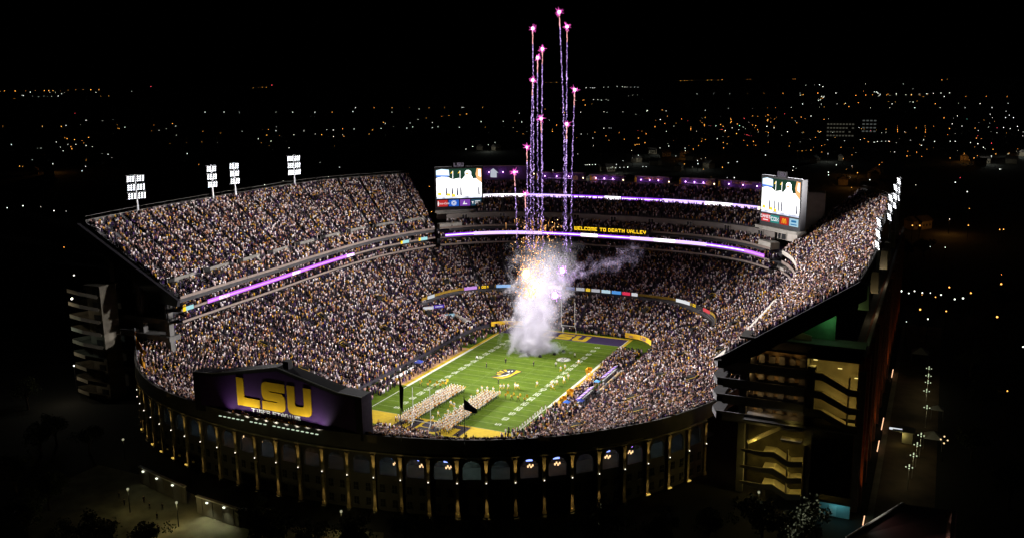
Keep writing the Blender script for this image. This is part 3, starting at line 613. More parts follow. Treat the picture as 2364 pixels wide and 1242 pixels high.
# purple club boxes along the top of the end deck
bxm = mat('club_box_purple', (0.10, 0.045, 0.16), 0.8, 0.2, 0.4)
glowp = emit('club_lamp', (0.75, 0.35, 1.0), 12); gwarm = emit('club_warm_lamp', (1.0, 0.75, 0.35), 8)
TB = offset(U2, -23.6); TB = TB[::-1]
for k, (a, b_, h, txt, shelf) in enumerate(((0.02, 0.20, 7.2, '', False), (0.205, 0.36, 4.2, '', True), (0.38, 0.49, 3.6, '', True), (0.525, 0.635, 3.6, 'TIGER STADIUM', False), (0.665, 0.775, 3.6, '', True), (0.785, 0.965, 3.6, 'TIGER STADIUM', False))):
    q = sub(TB, a, b_, 8); s_ = MB(); bk = offset(q, 4.0); z0 = 50.2
    s_.strip(at_z(q, z0), at_z(q, z0+h)); s_.strip(at_z(q, z0+h), at_z(bk, z0+h)); s_.strip(at_z(bk, z0+h), at_z(bk, z0))
    for P, Q in ((q[0], bk[0]), (q[-1], bk[-1])): s_.quad((*P, z0), (*Q, z0), (*Q, z0+h), (*P, z0+h))
    s_.build('club_box', bxm, deckS)
    band(deckS, q[::-1], z0+h-0.15, z0+h+0.35, 'roof_edge', RAILM, 0.5, 0.3)
    s_ = MB(); p0 = offset(q[::-1], 0.25)[::-1][0]; s_.box((p0[0]+0.6, p0[1], z0+h*0.5), (0.9, 0.1, h*0.8)); s_.build('gold_banner', GOLD, deckS)
    if shelf:
        qq = offset(sub(q[::-1], 0.25, 0.75, 5), 0.9); s_ = MB(); s_.strip(at_z(qq, z0+1.6), at_z(offset(qq, -0.9), z0+1.8)); s_.build('awning', WHITE, deckS)
    if k in (1, 2, 4):
        c = offset(sub(q[::-1], 0.12 if k != 2 else 0.82, 0.2 if k != 2 else 0.9, 3), 0.3)[1]; s_ = MB(); s_.add([(c[0]+1.3*math.cos(t), c[1]-0.05, z0+1.9+1.3*math.sin(t)) for t in np.linspace(0, 2*math.pi, 18, endpoint=False)], [tuple(range(18))]); s_.build('round_emblem', mat('emblem_tan', (0.55, 0.36, 0.16), 0.8, 0.6, 1.5), deckS)
    if txt:
        text_on(deckS, q[::-1], curve_len(q)*0.25, z0+h-1.15, 0.75, txt, mat('dull_gold_letters', (0.6, 0.34, 0.05), 0.7, 0.1, 1), 0.2, True)
    for f_ in (0.3, 0.55, 0.8):
        c = offset(sub(q[::-1], f_, f_+0.02, 2), 0.7)[0]; s_ = MB(); s_.ball((c[0], c[1], z0+h*0.62), 0.22); s_.build('club_lamp', glowp, deckS)
        lamp('club_light', 'POINT', (c[0], c[1]-0.6, z0+h*0.62), 55, (0.7, 0.3, 1.0), deckS, 0.2)
    c = offset(q[::-1], 0.5)[0]; s_ = MB(); s_.ball((c[0], c[1], z0+h*0.5), 0.25); s_.build('club_lamp', gwarm, deckS)
# house shaped emblem on the tall box
c = offset(sub(TB, 0.06, 0.08, 3)[::-1], 0.35)[1]
s_ = MB(); s_.prism([(-1.7, 0), (1.7, 0), (1.7, 2.2), (2.6, 2.2), (0, 4.2), (-2.6, 2.2), (-1.7, 2.2)], (0, -0.15, 0), 0, (c[0], c[1]-0.1, 52.2), (1, 0.1, 0), (0, 0, 1)); s_.build('house_emblem', emit('house_emblem', (0.8, 0.85, 1.0), 0.55), deckS)

# ================================================================ video boards
def video_board(label, cx, cy_, flip, zt, zb):
    f = Vector((cx, cy_, 0)).normalized()*1.0; f = Vector((f.x, f.y, 0)); r = Vector((f.y, -f.x, 0)); nrm = -f; up = Vector((0, 0, 1))
    t = thing('video_board', label, 'video board', (cx, cy_, zb-6))
    P = lambda u, v, d=0.0: Vector((cx, cy_, 0))+r*u+nrm*d+up*v
    def pan(name, m, u0, v0, u1, v1, d, th=0.1, pl=None):
        b = MB(); b.prism(pl or [(u0, v0), (u1, v0), (u1, v1), (u0, v1)], nrm*th, 0, P(0, 0, d), r, up); return b.build(name, m, t)
    W_ = 10.9
    pan('housing', BLACKM, -W_, zb-1.4, W_, zt+0.7, -2.6, 2.6)
    b = MB(); b.prism([(-2.4, zt+0.7), (2.4, zt+0.7), (2.4, zt+2.9), (-2.4, zt+2.9)], nrm*0.4, 0, P(0, 0, -0.5), r, up); b.build('crest_board', BLACKM, t)
    b = MB(); text_flat(b, 'LSU', 1.6, P(0, zt+1.0, 0.0), r, up, nrm*0.1); b.build('crest_letters', emit('crest_letters', (0.5, 0.42, 0.55), 0.28), t)
    for s in (-1, 1): pan('top_rail', STEEL, min(s*3.2, s*W_), zt+0.9, max(s*3.2, s*W_), zt+1.1, -0.3, 0.2)
    # picture: players in white before a dark stand
    V0, V1 = zb+3.6, zt; H = V1-V0; U = 10.2
    sc = pan('screen', emit('screen_back', (0.015, 0.05, 0.03), 1.0), -U, V0, U, V1, 0.0)
    def pic(pts, key, d):
        b = MB(); b.prism([(-U+2*U*x, V0+H*y) for x, y in pts], nrm*0.02, 0, P(0, 0, d), r, up); o = b.build('picture', key, sc); return o
    wh = emit('pic_white', (1.0, 0.98, 0.95), 2.6, True, 0.25, 0.5); sky_ = emit('pic_sky', (0.62, 0.78, 0.95), 1.7); dk = emit('pic_navy', (0.03, 0.04, 0.10), 1.0); gd = emit('pic_gold', (1.0, 0.55, 0.05), 1.5); sk = emit('pic_skin', (0.95, 0.45, 0.18), 1.3)
    pic([(0, .78), (.29, .76), (.28, .97), (.12, 1.0), (0, .96)], sky_, .11); pic([(0, .74), (.18, .70), (.28, .75), (.28, .78), (0, .80)], emit('pic_blue', (0.12, 0.25, 0.75), 1.2), .115)
    pic([(0, .06), (1, .06), (1, .62), (.86, .66), (.62, .60), (.5, .68), (.36, .64), (.26, .72), (.12, .74), (0, .70)], wh, .12)
    pic([(.60, .06), (.86, .06), (.82, .45), (.80, .70), (.77, .76), (.77, .88), (.73, .94), (.67, .94), (.635, .88), (.64, .76), (.58, .66), (.56, .40)], emit('pic_bright', (1, 1, 1), 3.2, True), .14)
    pic([(.645, .80), (.72, .79), (.72, .85), (.65, .86)], sk, .16)
    for x in (.20, .33, .44, .52, .92): pic([(x, .10), (x+.04, .08), (x+.03, .34), (x+.012, .44), (x, .30)], dk, .15)
    for x, y in ((.02, .12), (.22, .09), (.33, .06)): pic([(x, y), (x+.09, y-.01), (x+.08, y+.08), (x+.01, y+.09)], gd, .16)
    pic([(.90, .62), (1, .50), (1, .98), (.90, 1.0), (.87, .80)], sk, .13); pic([(.93, .75), (.99, .7), (.98, .95), (.94, .96)], wh, .15)
    for x in (.36, .52):
        pic([(x, .66), (x+.008, .66), (x+.012, .93), (x+.004, .93)], wh, .15); pic([(x, .93), (x-.045, .84), (x+.005, .86)], gd, .16)
    pic([(0, 0), (1, 0), (1, .05), (0, .05)], emit('pic_strip', (0.75, 0.80, 1.0), 1.2, False, 0.5, 0.4), .14)
    # four advertising panels below the picture
    ads = ((('red', (0.55, 0.03, 0.03)), ('blue', (0.02, 0.12, 0.62)), ('violet', (0.22, 0.06, 0.45)), ('slate', (0.02, 0.07, 0.12))) if flip == 0 else (('red', (0.75, 0.05, 0.06)), ('teal', (0.03, 0.28, 0.26)), ('red2', (0.6, 0.03, 0.02)), ('ice', (0.45, 0.72, 0.85))))
    for i, (nm, c) in enumerate(ads):
        u0 = -U+i*(2*U/4)+0.25; u1 = u0+2*U/4-0.5; a_ = pan('advert_panel', emit('ad_%s_%d' % (nm, flip), c, 0.9), u0, zb, u1, zb+2.9, 0.0); um = (u0+u1)/2
        m = MB(); wl = emit('ad_white', (0.95, 0.95, 0.98), 1.0)
        if flip == 0 and i == 0:
            fc = bpy.data.curves.new('script', 'FONT'); fc.body = 'Coca-Cola'; fc.size = 1.25; fc.shear = 0.25; fc.align_x = 'CENTER'; fo = bpy.data.objects.new('script', fc); COL.objects.link(fo)
            dg = bpy.context.evaluated_depsgraph_get(); me = bpy.data.meshes.new_from_object(fo.evaluated_get(dg)); bpy.data.objects.remove(fo)
            M_ = Matrix(((r.x, up.x, nrm.x, 0), (r.y, up.y, nrm.y, 0), (r.z, up.z, nrm.z, 0), (0, 0, 0, 1))); o_ = P(um+0.3, zb+1.0, 0.14); M_.translation = o_; me.transform(M_); me.materials.clear(); me.materials.append(wl); link('advert_letters', me, a_)
            m.prism([(u0+0.15, zb+0.3), (u0+0.55, zb+0.3), (u0+0.6, zb+1.6), (u0+0.45, zb+2.5), (u0+0.25, zb+2.5), (u0+0.1, zb+1.6)], nrm*0.03, 0, P(0, 0, 0.11), r, up)
        elif flip == 0 and i == 1:
            for rr, w_ in ((1.15, 0.16), (0.75, 0.3)):
                k1 = [P(um+rr*math.cos(t), zb+1.45+rr*math.sin(t), 0.13) for t in np.linspace(0, 2*math.pi, 25)]; k2 = [P(um+(rr-w_)*math.cos(t), zb+1.45+(rr-w_)*math.sin(t), 0.13) for t in np.linspace(0, 2*math.pi, 25)]; m.strip(k1, k2)
        elif flip == 0 and i == 2: m.prism([(um-1.1, zb+0.7), (um+1.0, zb+0.7), (um+0.7, zb+1.2), (um-0.2, zb+1.1), (um-0.1, zb+2.4), (um-0.7, zb+1.5)], nrm*0.03, 0, P(0, 0, 0.11), r, up)
        elif flip == 0 and i == 3:
            m.prism([(um-1.9, zb+1.7), (um-1.6, zb+0.5), (um-1.3, zb+1.7), (um-0.9, zb+1.9), (um-2.3, zb+1.9)], nrm*0.03, 0, P(0, 0, 0.11), r, up)
            for j in range(3): m.prism([(um-0.6, zb+0.7+j*0.6), (um+1.8, zb+0.7+j*0.6), (um+1.8, zb+0.95+j*0.6), (um-0.6, zb+0.95+j*0.6)], nrm*0.03, 0, P(0, 0, 0.11), r, up)
        elif flip and i == 0:
            text_flat(m, 'CANES', 1.2, P(um, zb+1.35, 0.12), r, up); m.prism([(um-1.5, zb+0.5), (um+1.5, zb+0.5), (um+1.3, zb+0.85), (um-1.3, zb+0.85)], nrm*0.03, 0, P(0, 0, 0.11), r, up)
        elif flip and i == 1: text_flat(m, 'COX', 1.5, P(um, zb+0.7, 0.12), r, up)
        elif flip and i == 2:
            for s in (-1, 1):
                k1 = [P(um+s*0.55+0.62*math.cos(t), zb+0.5+1.9*math.sin(t), 0.13) for t in np.linspace(0, math.pi, 13)]; k2 = [P(um+s*0.55+0.36*math.cos(t), zb+0.5+1.65*math.sin(t), 0.13) for t in np.linspace(0, math.pi, 13)]; m.strip(k1, k2)
            wl = emit('ad_yellow', (1.0, 0.6, 0.02), 1.2)
        elif flip and i == 3:
            m.prism([(um-1.3, zb+1.5), (um+1.3, zb+1.5), (um+1.3, zb+2.3), (um-1.3, zb+2.3)], nrm*0.03, 0, P(0, 0, 0.11), r, up); m.prism([(um-1.6, zb+0.5), (um+1.6, zb+0.5), (um+1.6, zb+0.9), (um-1.6, zb+0.9)], nrm*0.03, 0, P(0, 0, 0.11), r, up); wl = emit('ad_blue', (0.02, 0.2, 0.5), 0.8)
        m.build('advert_letters', wl, a_)
    # podium below
    pan('podium', PALEC, -W_+0.5, zb-5.6, W_-0.5, zb-2.6, -3.0, 3.6); pan('podium_canopy', CONC, -W_-0.4, zb-2.6, W_+0.4, zb-1.5, -3.0, 5.0)
    pan('podium_opening', DARKW, -4.8, zb-5.5, 4.6, zb-3.2, 0.62, 0.06)
    b = MB()
    for u in (-4.9, -1.6, 0.2, 2.0, 4.7): b.prism([(u, zb-5.5), (u+0.22, zb-5.5), (u+0.22, zb-3.1), (u, zb-3.1)], nrm*0.1, 0, P(0, 0, 0.7), r, up)
    b.prism([(-5.0, zb-3.2), (5.0, zb-3.2), (5.0, zb-2.95), (-5.0, zb-2.95)], nrm*0.12, 0, P(0, 0, 0.7), r, up); b.build('opening_frame', PALEC, t)
    return t
video_board('large video board beside the wide upper deck, red soft drink advert at its lower left', -69.3, 96.0, 0, 57.8, 41.0)
video_board('large video board beside the steep upper deck, teal advert below the picture', 72.2, 90.0, 1, 58.7, 41.8)

# ================================================================ stadium name sign on the rim
sg = thing('stadium_sign', 'dark gabled sign with gold LSU letters on the stadium rim', 'sign', (-12.4, -101, 18))
b = MB(); b.prism([(-37.5, 16.9), (12.7, 16.9), (12.7, 27.3), (6.2, 27.6), (-11.0, 31.3), (-31.0, 27.2), (-37.5, 26.8)], (0, 4.0, 0), 0, (0, -101.0, 0), (1, 0, 0), (0, 0, 1)); b.build('housing', mat('sign_black', (0.012, 0.011, 0.013), 0.7, 0.3, 0.4), sg)
b = MB(); b.add([(x_, -101.02, z_) for x_, z_ in ((-35.5, 18.4), (11.0, 18.4), (11.0, 26.6), (5.5, 26.9), (-11, 30.4), (-31, 26.4), (-35.5, 26.0))], [tuple(range(7))]); b.build('purple_panel', mat('sign_purple', (0.045, 0.010, 0.095), 0.7, 0.15, 0.4), sg)
b = MB(); b.quad((12.72, -101.0, 17.0), (12.72, -97.0, 17.0), (12.72, -97.0, 27.2), (12.72, -101.0, 27.2)); b.build('side_panel', mat('sign_side', (0.09, 0.085, 0.13), 0.8, 0.2, 1), sg)
b = MB()
for A_, B_ in (((-31, 27.25), (-11, 31.35)), ((-11, 31.35), (6.2, 27.65)), ((6.2, 27.65), (12.8, 27.35)), ((-37.5, 26.85), (-31, 27.25))): b.tube([(A_[0], -101.1, A_[1]), (B_[0], -101.1, B_[1])], 0.14, 4)
b.build('top_trim', STEEL, sg)
b = MB(); b.box((-9.2, -99, 31.6), (1.6, 1.6, 2.0)); b.build('vent_box', BLACKM, sg)
lsu(sg, mat('sign_gold', (0.90, 0.53, 0.008), 0.55, 0.06, 0.8), (-23.4, -101.25, 20.4), (1, 0, 0), (0, 0, 1), 6.9, 7.0, 2.15, 0.75, (0, 0.2, 0))
ls_, lw_ = letters('TIGER STADIUM', 1.2)
for ch, ox in ls_: b = MB(); text_flat(b, ch, 1.2, (-12.0-lw_/2+ox, -101.2, 18.95), (1, 0, 0), (0, 0, 1), (0, 0.14, 0), False); b.build('name_letter', mat('sign_white', (0.75, 0.77, 0.79), 0.6, 0.05, 1), sg)
lw = emit('sign_lamp_glow', (0.80, 1.0, 0.72), 0.75)
for k, x in enumerate(np.linspace(-27, 1.8, 22)):
    if k in (6, 11): continue
    y = -104.0+0.004*(x+10)**2*0.5
    b = MB(); b.box((x, -103.6, 17.75), (0.72, 0.25, 0.16)); b.build('sign_lamp', lw, sg)
    b = MB(); b.tube([(x, -103.6, 17.65), (x, -101.0, 17.4)], 0.05, 4); b.build('lamp_arm', BLACKM, sg)
for x in np.linspace(-25.5, 1.5, 10):
    lamp('sign_light', 'SPOT', (x, -103.6, 18.0), 620*random.uniform(0.35, 1.5), (1.0, 0.96, 0.82), sg, 0.2, (x, -101.0, 21.0), 92, 1.0)

# ================================================================ floodlight towers
def tower(label, x, y, zbase, zc, span, nx, ny, power, tgt, face=None):
    t = thing('floodlight_tower', label, 'floodlight', (x, y, zbase), 'floodlight towers behind the decks')
    b = MB(); b.tube([(x, y, zbase), (x, y, zc+4.2)], [0.45, 0.28], 8); b.build('pole', STEEL, t)
    n_ = Vector(face).normalized(); s_ = Vector((0, 0, 1)).cross(n_).normalized(); u_ = n_.cross(s_)
    k = 0
    for r_ in range(3):
        zr = zc+2.9-2.9*r_
        b = MB(); b.tube([Vector((x, y, zr+1.05))-s_*span/2, Vector((x, y, zr+1.05))+s_*span/2], 0.1, 4); b.tube([Vector((x, y, zr-1.05))-s_*span/2, Vector((x, y, zr-1.05))+s_*span/2], 0.1, 4); b.build('cross_arm', STEEL, t)
        for c_ in (-1, 1):
            o = Vector((x, y, zr))+s_*c_*span*0.265+n_*0.5; wdt = span*0.44
            b = MB(); b.prism([(-wdt/2, -1.12), (wdt/2, -1.12), (wdt/2, 1.12), (-wdt/2, 1.12)], -n_*0.35, 0, o-n_*0.05, s_, u_)
            cols = max(2, round(wdt/0.78))
            for i in range(cols):
                for j in range(3):
                    ctr = o+s_*((i+0.5)/cols-0.5)*wdt+u_*((j+0.5)/3-0.5)*2.2; rr = 0.23
                    b.add([ctr+n_*0.02+(s_*math.cos(a)+u_*math.sin(a))*rr for a in np.linspace(0, 2*math.pi, 8, endpoint=False)], [tuple(range(8))], 1)
            b.build('lamp_bank', [BLACKM, emit('flood_glow', (0.93, 0.96, 1.0), 7)], t)
    L = lamp('floodlight', 'SPOT', Vector((x, y, zc))+n_*1.6, power, (1.0, 0.965, 0.955), t, 2.2, tgt, 76, 1.0)
    return t
FP = 720000
E_lab = ['floodlight tower with wide banks nearest the free end of the wide deck', 'narrow floodlight tower just before the middle of the wide deck', 'narrow floodlight tower just past the middle of the wide deck', 'floodlight tower with wide banks nearest the video board on the wide deck']
for lb, yy, spn in zip(E_lab, (-39.5, -4.0, 8.0, 43.6), (6.2, 3.9, 3.9, 6.2)): tower(lb, -119.3, yy, 52, 62.6, spn, 4, 3, FP*2.5, (52, yy*0.5-14, 55), (0.85, -0.35, -0.25))
W_lab = ['floodlight tower rising nearest above the steep deck, its banks seen from behind', 'second floodlight tower along the back of the steep deck', 'third floodlight tower along the back of the steep deck', 'tallest looking floodlight tower at the far back corner of the steep deck']
for lb, yy in zip(W_lab, (-17, 34, 62, 83)): tower(lb, 113.6, yy, 44, 57.5, 4.6, 4, 3, FP*(1.65 if yy < 40 else 0.85), (-45, yy*0.45-24, 50), (-0.96, -0.26, -0.2))

# ================================================================ steep deck: end elevation and brick facade
def poly_xz(name, pts, y, th, m, parent): b = MB(); b.prism(pts, (0, th, 0), 0, (0, y, 0), (1, 0, 0), (0, 0, 1)); return b.build(name, m, parent)
poly_xz('raker_beam', [(83.2, 33.0), (84.0, 30.5), (92, 34.5), (114, 49.4), (114, 52.6), (112.4, 53.2)], -57.2, 1.1, BLACKM, deckW)
YE = -56.0
poly_xz('shade_backing', [(88, 0), (114, 0), (114, 37.5), (88, 37.5)], YE+5.0, 0.3, BLACKM, deckW)  # black sheet put in for the unlit depth behind the landings
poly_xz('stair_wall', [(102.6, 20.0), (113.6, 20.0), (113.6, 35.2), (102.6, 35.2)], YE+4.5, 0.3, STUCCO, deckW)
poly_xz('stair_wall', [(89.4, -0.2), (102.8, -0.2), (102.8, 18.6), (89.4, 18.6)], YE+4.5, 0.3, mat('shade_dark_wall', (0.055, 0.046, 0.03), 0.9, 0.6, 0.35), deckW)  # lower wall colour darkened to hold the shade between the flights
for z_ in (18.9, 23.1, 27.2, 31.4):
    poly_xz('room_wall', [(88.8, z_), (102.2, z_), (102.2, z_+2.6), (88.8, z_+2.6)], YE+4.3, 0.2, mat('room_wall_paint', (0.24, 0.17, 0.09), 0.9, 0.6, 0.7), deckW)
    for k_ in range(6): b = MB(); b.box((89.6+k_*2.3, YE+3.6, z_+0.9), (1.3, 0.6, 1.6+0.4*(k_ % 2))); b.build('kiosk', CONCD if k_ % 2 else WALLD, deckW)
for x_, z_ in ((100.2, 15.4), (100.2, 18.2)): b = MB(); b.box((x_, YE-1.8, z_), (4.6, 2.4, 0.5)); b.build('landing', STUCCO, deckW); lamp('landing_light', 'POINT', (x_, YE-2.2, z_+1.6), 26, (1.0, 0.76, 0.16), deckW, 0.2)
lamp('brace_light', 'POINT', (93.5, YE-1.6, 16.6), 50, (1.0, 0.72, 0.2), deckW, 0.2)
for x_, z0_, z1_ in ((102.5, 19, 35.4), (103.0, 0, 14)): b = MB(); b.box((x_, YE+1.6, (z0_+z1_)/2), (0.3, 6.4, z1_-z0_)); b.build('spill_partition', WALLD, deckW)  # partitions added to block sideways spill of the stair lights
b = MB(); b.box((108.2, YE+1.4, 35.4), (11.6, 6.6, 0.4)); b.build('stair_roof', CONCD, deckW); b = MB(); b.box((96.3, YE+1.0, 18.9), (14, 7.4, 0.4)); b.build('stair_roof', CONCD, deckW); b = MB(); b.box((108.2, YE+1.4, 18.9), (11.6, 6.6, 0.4)); b.build('stair_floor', CONCD, deckW)
for x in (88.6, 103.6, 114.3): b = MB(); b.box((x, YE, 16.5), (1.6, 1.6, 33)); b.build('column', CONCD, deckW)
for z in (17.8, 22.0, 26.0, 30.2): poly_xz('concourse_parapet', [(82.6, z), (102.4, z), (102.4, z+1.9), (82.6, z+1.9)], YE-1.0, 0.3, mat('concourse_parapet_paint', (0.17, 0.165, 0.17), 0.9, 0.3, 0.4), deckW); b = MB(); b.prism([(82.6, YE-1.0), (80.8, YE+3), (81.5, YE+9), (84, YE+9), (84, YE-1.0)], (0, 0, 1.4), 0, (0, 0, z)); b.build('curved_parapet', mat('shade_toned_parapet', (0.05, 0.048, 0.05), 0.9, 0.3, 0.4), deckW); b = MB(); b.box((93.2, YE+1.8, z-0.25), (18.6, 5.2, 0.3)); b.build('floor_slab', CONCD, deckW)  # curved tips get a darkened colour, shade painted against the floodlight
for k, (Lb, Rb) in enumerate(((32.0, 29.0), (27.7, 24.8), (23.4, 20.7))):
    poly_xz('stair_parapet', [(102.4, Lb-1.7), (106.0, Lb-1.7), (111.7, Rb-1.5), (114, Rb-1.5), (114, Rb), (111.7, Rb), (106.0, Lb), (102.4, Lb)], YE-1.6, 0.3, WALLD, deckW)
    b = MB(); b.prism([(102.4, Lb-1.5), (106.0, Lb-1.5), (111.7, Rb-1.3), (114, Rb-1.3), (114, Rb-1.0), (111.7, Rb-1.0), (106.0, Lb-1.2), (102.4, Lb-1.2)], (0, 4.2, 0), 0, (0, YE-1.3, 0), (1, 0, 0), (0, 0, 1)); b.build('stair_flight', STUCCO, deckW)
    poly_xz('pier', [(111.5, Rb-1), (111.9, Rb-1), (111.9, Rb+2.6), (111.5, Rb+2.6)], YE-1.2, 0.4, STUCCO, deckW)
    for x, z in ((104, Lb+1.9), (109.3, (Lb+Rb)/2+2.0), (112.9, Rb+1.7)):
        b = MB(); b.box((x, YE+2.0, z), (0.9, 0.2, 0.12)); b.build('stair_lamp', emit('stair_glow', (1.0, 0.80, 0.25), 1.5), deckW)
        lamp('stair_light', 'POINT', (x, YE+0.6, z-0.2), 100, (1.0, 0.74, 0.16), deckW, 0.2)
for z in (20.5, 24.5, 28.6, 32.8):   # dim warm rooms behind the concourse parapets
    for x, pw in ((91.5, 60), (95.5, 44), (99.5, 30)): lamp('room_light', 'POINT', (x, YE+2.0, z), pw, (1.0, 0.62, 0.22), deckW, 0.2)
for k, zk in enumerate((10.6, 6.6, 2.6)):
    poly_xz('stair_parapet', [(89.2, zk+0.9), (94.0, zk+0.3), (96.6, zk+0.5), (100.0, zk-1.3), (103.0, zk-0.7), (103.0, zk+0.6), (100.0, zk+0.1), (96.6, zk+1.9), (94.0, zk+1.5), (89.2, zk+1.5)], YE-3.4, 0.3, WALLD, deckW)
    b = MB(); b.prism([(94.0, zk+0.6), (96.6, zk+0.7), (100.0, zk-1.1), (103.0, zk-0.5), (103.0, zk-0.3), (100.0, zk-0.9), (96.6, zk+1.0), (94.0, zk+0.9)], (0, 5.0, 0), 0, (0, YE-3.1, 0), (1, 0, 0), (0, 0, 1)); b.build('stair_flight', STUCCO, deckW)
    poly_xz('pier', [(99.4, zk-1), (99.8, zk-1), (99.8, zk+2.6), (99.4, zk+2.6)], YE-2.6, 0.4, STUCCO, deckW)
    for x in (92, 96.8, 101.3): lamp('stair_light', 'POINT', (x, YE-1.6, zk+2.6), 130, (1.0, 0.76, 0.16), deckW, 0.2)
b = MB(); b.tube([(90.2, YE-0.5, 12.8), (97.5, YE-0.5, 17.6)], 0.55, 4); b.build('brace', STUCCO, deckW)
poly_xz('green_wall', [(98.6, 38.4), (107.7, 38.4), (107.7, 45.0), (98.6, 39.4)], YE+3.5, 0.2, mat('green_wall', (0.10, 0.20, 0.11), 0.8, 0.25, 0.5), deckW)
lamp('green_light', 'POINT', (106.2, YE+1.2, 43.2), 110, (0.35, 1.0, 0.45), deckW, 0.2); lamp('green_light', 'POINT', (111.2, YE+1.5, 44.5), 80, (0.6, 1.0, 0.35), deckW, 0.2)
poly_xz('ledge_wall', [(98.8, 38.4), (103.0, 38.4), (103.0, 39.6), (98.8, 40.6)], YE+1.0, 0.2, STUCCO, deckW); lamp('ledge_light', 'POINT', (100.8, YE-0.2, 41.2), 60, (0.9, 1.0, 0.35), deckW, 0.2)
b = MB(); b.box((101, YE+2, 38.1), (27, 6, 0.5)); b.build('floor_slab', CONCD, deckW)
# brick outer wall with pilasters and orange uplights
b = MB(); b.box((113.9, 36, 18.2), (1.2, 184, 36.4)); b.build('brick_wall', BRICK, deckW)
b = MB(); b.box((114.4, 36, 36.9), (0.7, 184, 1.0)); b.build('parapet_rail', PALEC, deckW)
b = MB(); b.box((112.9, 36, 35.6), (2.6, 182, 0.4)); b.build('roof_walkway', CONCD, deckW)
for k, y in enumerate(np.arange(-52, 128, 14.0)):
    b = MB(); b.box((114.9, y, 17.8), (1.3, 3.0, 35.6)); b.build('brick_pilaster', BRICK, deckW)
    b = MB(); b.box((115.9, y-2.3, 0.25), (0.4, 0.4, 0.4)); b.build('uplight', BLACKM, deckW)
    lamp('uplight_beam', 'SPOT', (115.9, y-2.3, 0.6), (5200 if k in (0, 3, 7) else 1500), (1.0, 0.30, 0.05), deckW, 0.1, (115.3, y-1.6, 24), 20, 0.9)
for y, n_ in ((45, 9), (-4, 10), (-20.3, 8), (-64, 5)):
    b = MB()
    for j in range(n_): b.box((116.9, y+j*1.0, 1.0), (0.22, 0.5, 0.22))
    b.build('lamp_row', emit('lamp_row_glow', (1.0, 0.55, 0.30), 1.6), deckW)
for y, z0 in ((-50, 46.5), (-17, 43), (20, 42), (34, 42), (62, 41), (84, 40.5)):
    b = MB(); b.box((113.2, y, z0+2.2), (2.2, 5.0, 5.4), 0, 0, 0.75); b.build('tower_footing', STUCCO, deckW)
lamp('walkway_light', 'POINT', (113.2, -22, 41), 160, (1.0, 0.8, 0.45), deckW, 0.2); lamp('walkway_light', 'POINT', (113.4, 15, 41), 150, (1.0, 0.85, 0.6), deckW, 0.2)

# ================================================================ wide deck: end elevation and ramp tower
poly_xz('raker_beam', [(-117.5, 54.0), (-117.5, 51.5), (-86, 31.5), (-78.2, 31.0), (-77.6, 33.0)], -65.4, 1.1, BLACKM, deckE)
for x, z in ((-108, 46), (-95.5, 38), (-84.5, 31)): b = MB(); b.box((x, -63, z/2), (1.8, 1.8, z)); b.build('column', CONCD, deckE)
for z in (8, 14, 20, 25.5): b = MB(); b.box((-96, -62.5, z), (26, 4.5, 1.5)); b.build('floor_beam', CONCD, deckE)
b = MB(); b.box((-99, -59.5, 16), (22, 0.4, 32)); b.build('end_wall', CONCD, deckE)
for y in range(-50, 90, 14):
    b = MB(); b.box((-112, y, 24), (1.6, 1.6, 48)); b.build('column', CONCD, deckE)
rt = thing('ramp_tower', 'pale concrete ramp tower with stacked sloping levels beside the wide deck', 'ramp tower', (-109, -70, 0))
b = MB(); b.box((-105.5, -69, 18), (6.0, 6.0, 36)); b.box((-105.5, -69, 36.3), (7, 7, 0.6)); b.build('core', mat('ramp_concrete', (0.12, 0.105, 0.08), 0.9, 0.35, 0.4), rt)
for k in range(9):
    z0 = 1.5+k*4.0
    plan = [(-101.5, -74), (-106.5, -76.5), (-112.5, -75.5), (-119, -70.5), (-112, -66.5)]; zz = [z0-0.3, z0+0.9, z0+1.1, z0-0.7, z0+0.5]
    b = MB(); lo = [(x, y, z) for (x, y), z in zip(plan, zz)]; hi = [(x, y, z+1.15) for x, y, z in lo]
    for i in range(4): b.quad(lo[i], lo[i+1], hi[i+1], hi[i])
    inr = [(x*0.985-1.6, y+0.35, z) for x, y, z in lo]; b.add(lo+[( -106, -69, z0)], [(i, i+1, 5) for i in range(4)])
    b.build('ramp_parapet', mat('ramp_concrete', (0.12, 0.105, 0.08), 0.9, 0.35, 0.4), rt)
for k in range(1, 9, 2): lamp('ramp_light', 'POINT', (-113, -79.5, 1.5+k*4.0+1.0), 520*(0.6 if k < 4 else 1.0), (1.0, 0.85, 0.6) if k != 5 else (0.8, 1.0, 0.9), rt, 0.3)
for k in range(9):
    b = MB(); b.box((-104.6, -72.05, 2.6+k*4.0), (2.6, 0.2, 1.7)); b.build('opening', DARKW, rt)
b = MB(); b.ball((-110, -76, 33), 0.3); b.build('ramp_lamp', emit('ramp_lamp_glow', (1.0, 0.95, 0.8), 8), rt)
# ================================================================ goal posts
def goal(y, s, label):
    t = thing('goal_post', label, 'goal post', (0, y, 0), 'goal posts'); b = MB(); b.tube([(-2.82, y, 3.05), (2.82, y, 3.05)], 0.10, 6); b.build('crossbar', WHITE, t)
    for x in (-2.82, 2.82):
        b = MB(); b.tube([(x, y, 3.05), (x, y, 12.7)], 0.09, 6); b.build('upright', WHITE, t)
        b = MB(); b.tube([(x, y, 3.05), (x, y+s*0.25, 2.7), (x, y+s*0.9, 2.0), (x, y+s*1.3, 1.0), (x, y+s*1.4, 0)], 0.13, 6); b.build('leg', WHITE, t)
goal(-EL, -1, 'white goal post standing in the gold end zone between the band columns'); goal(EL, 1, 'white goal post behind the purple end zone, partly in smoke')
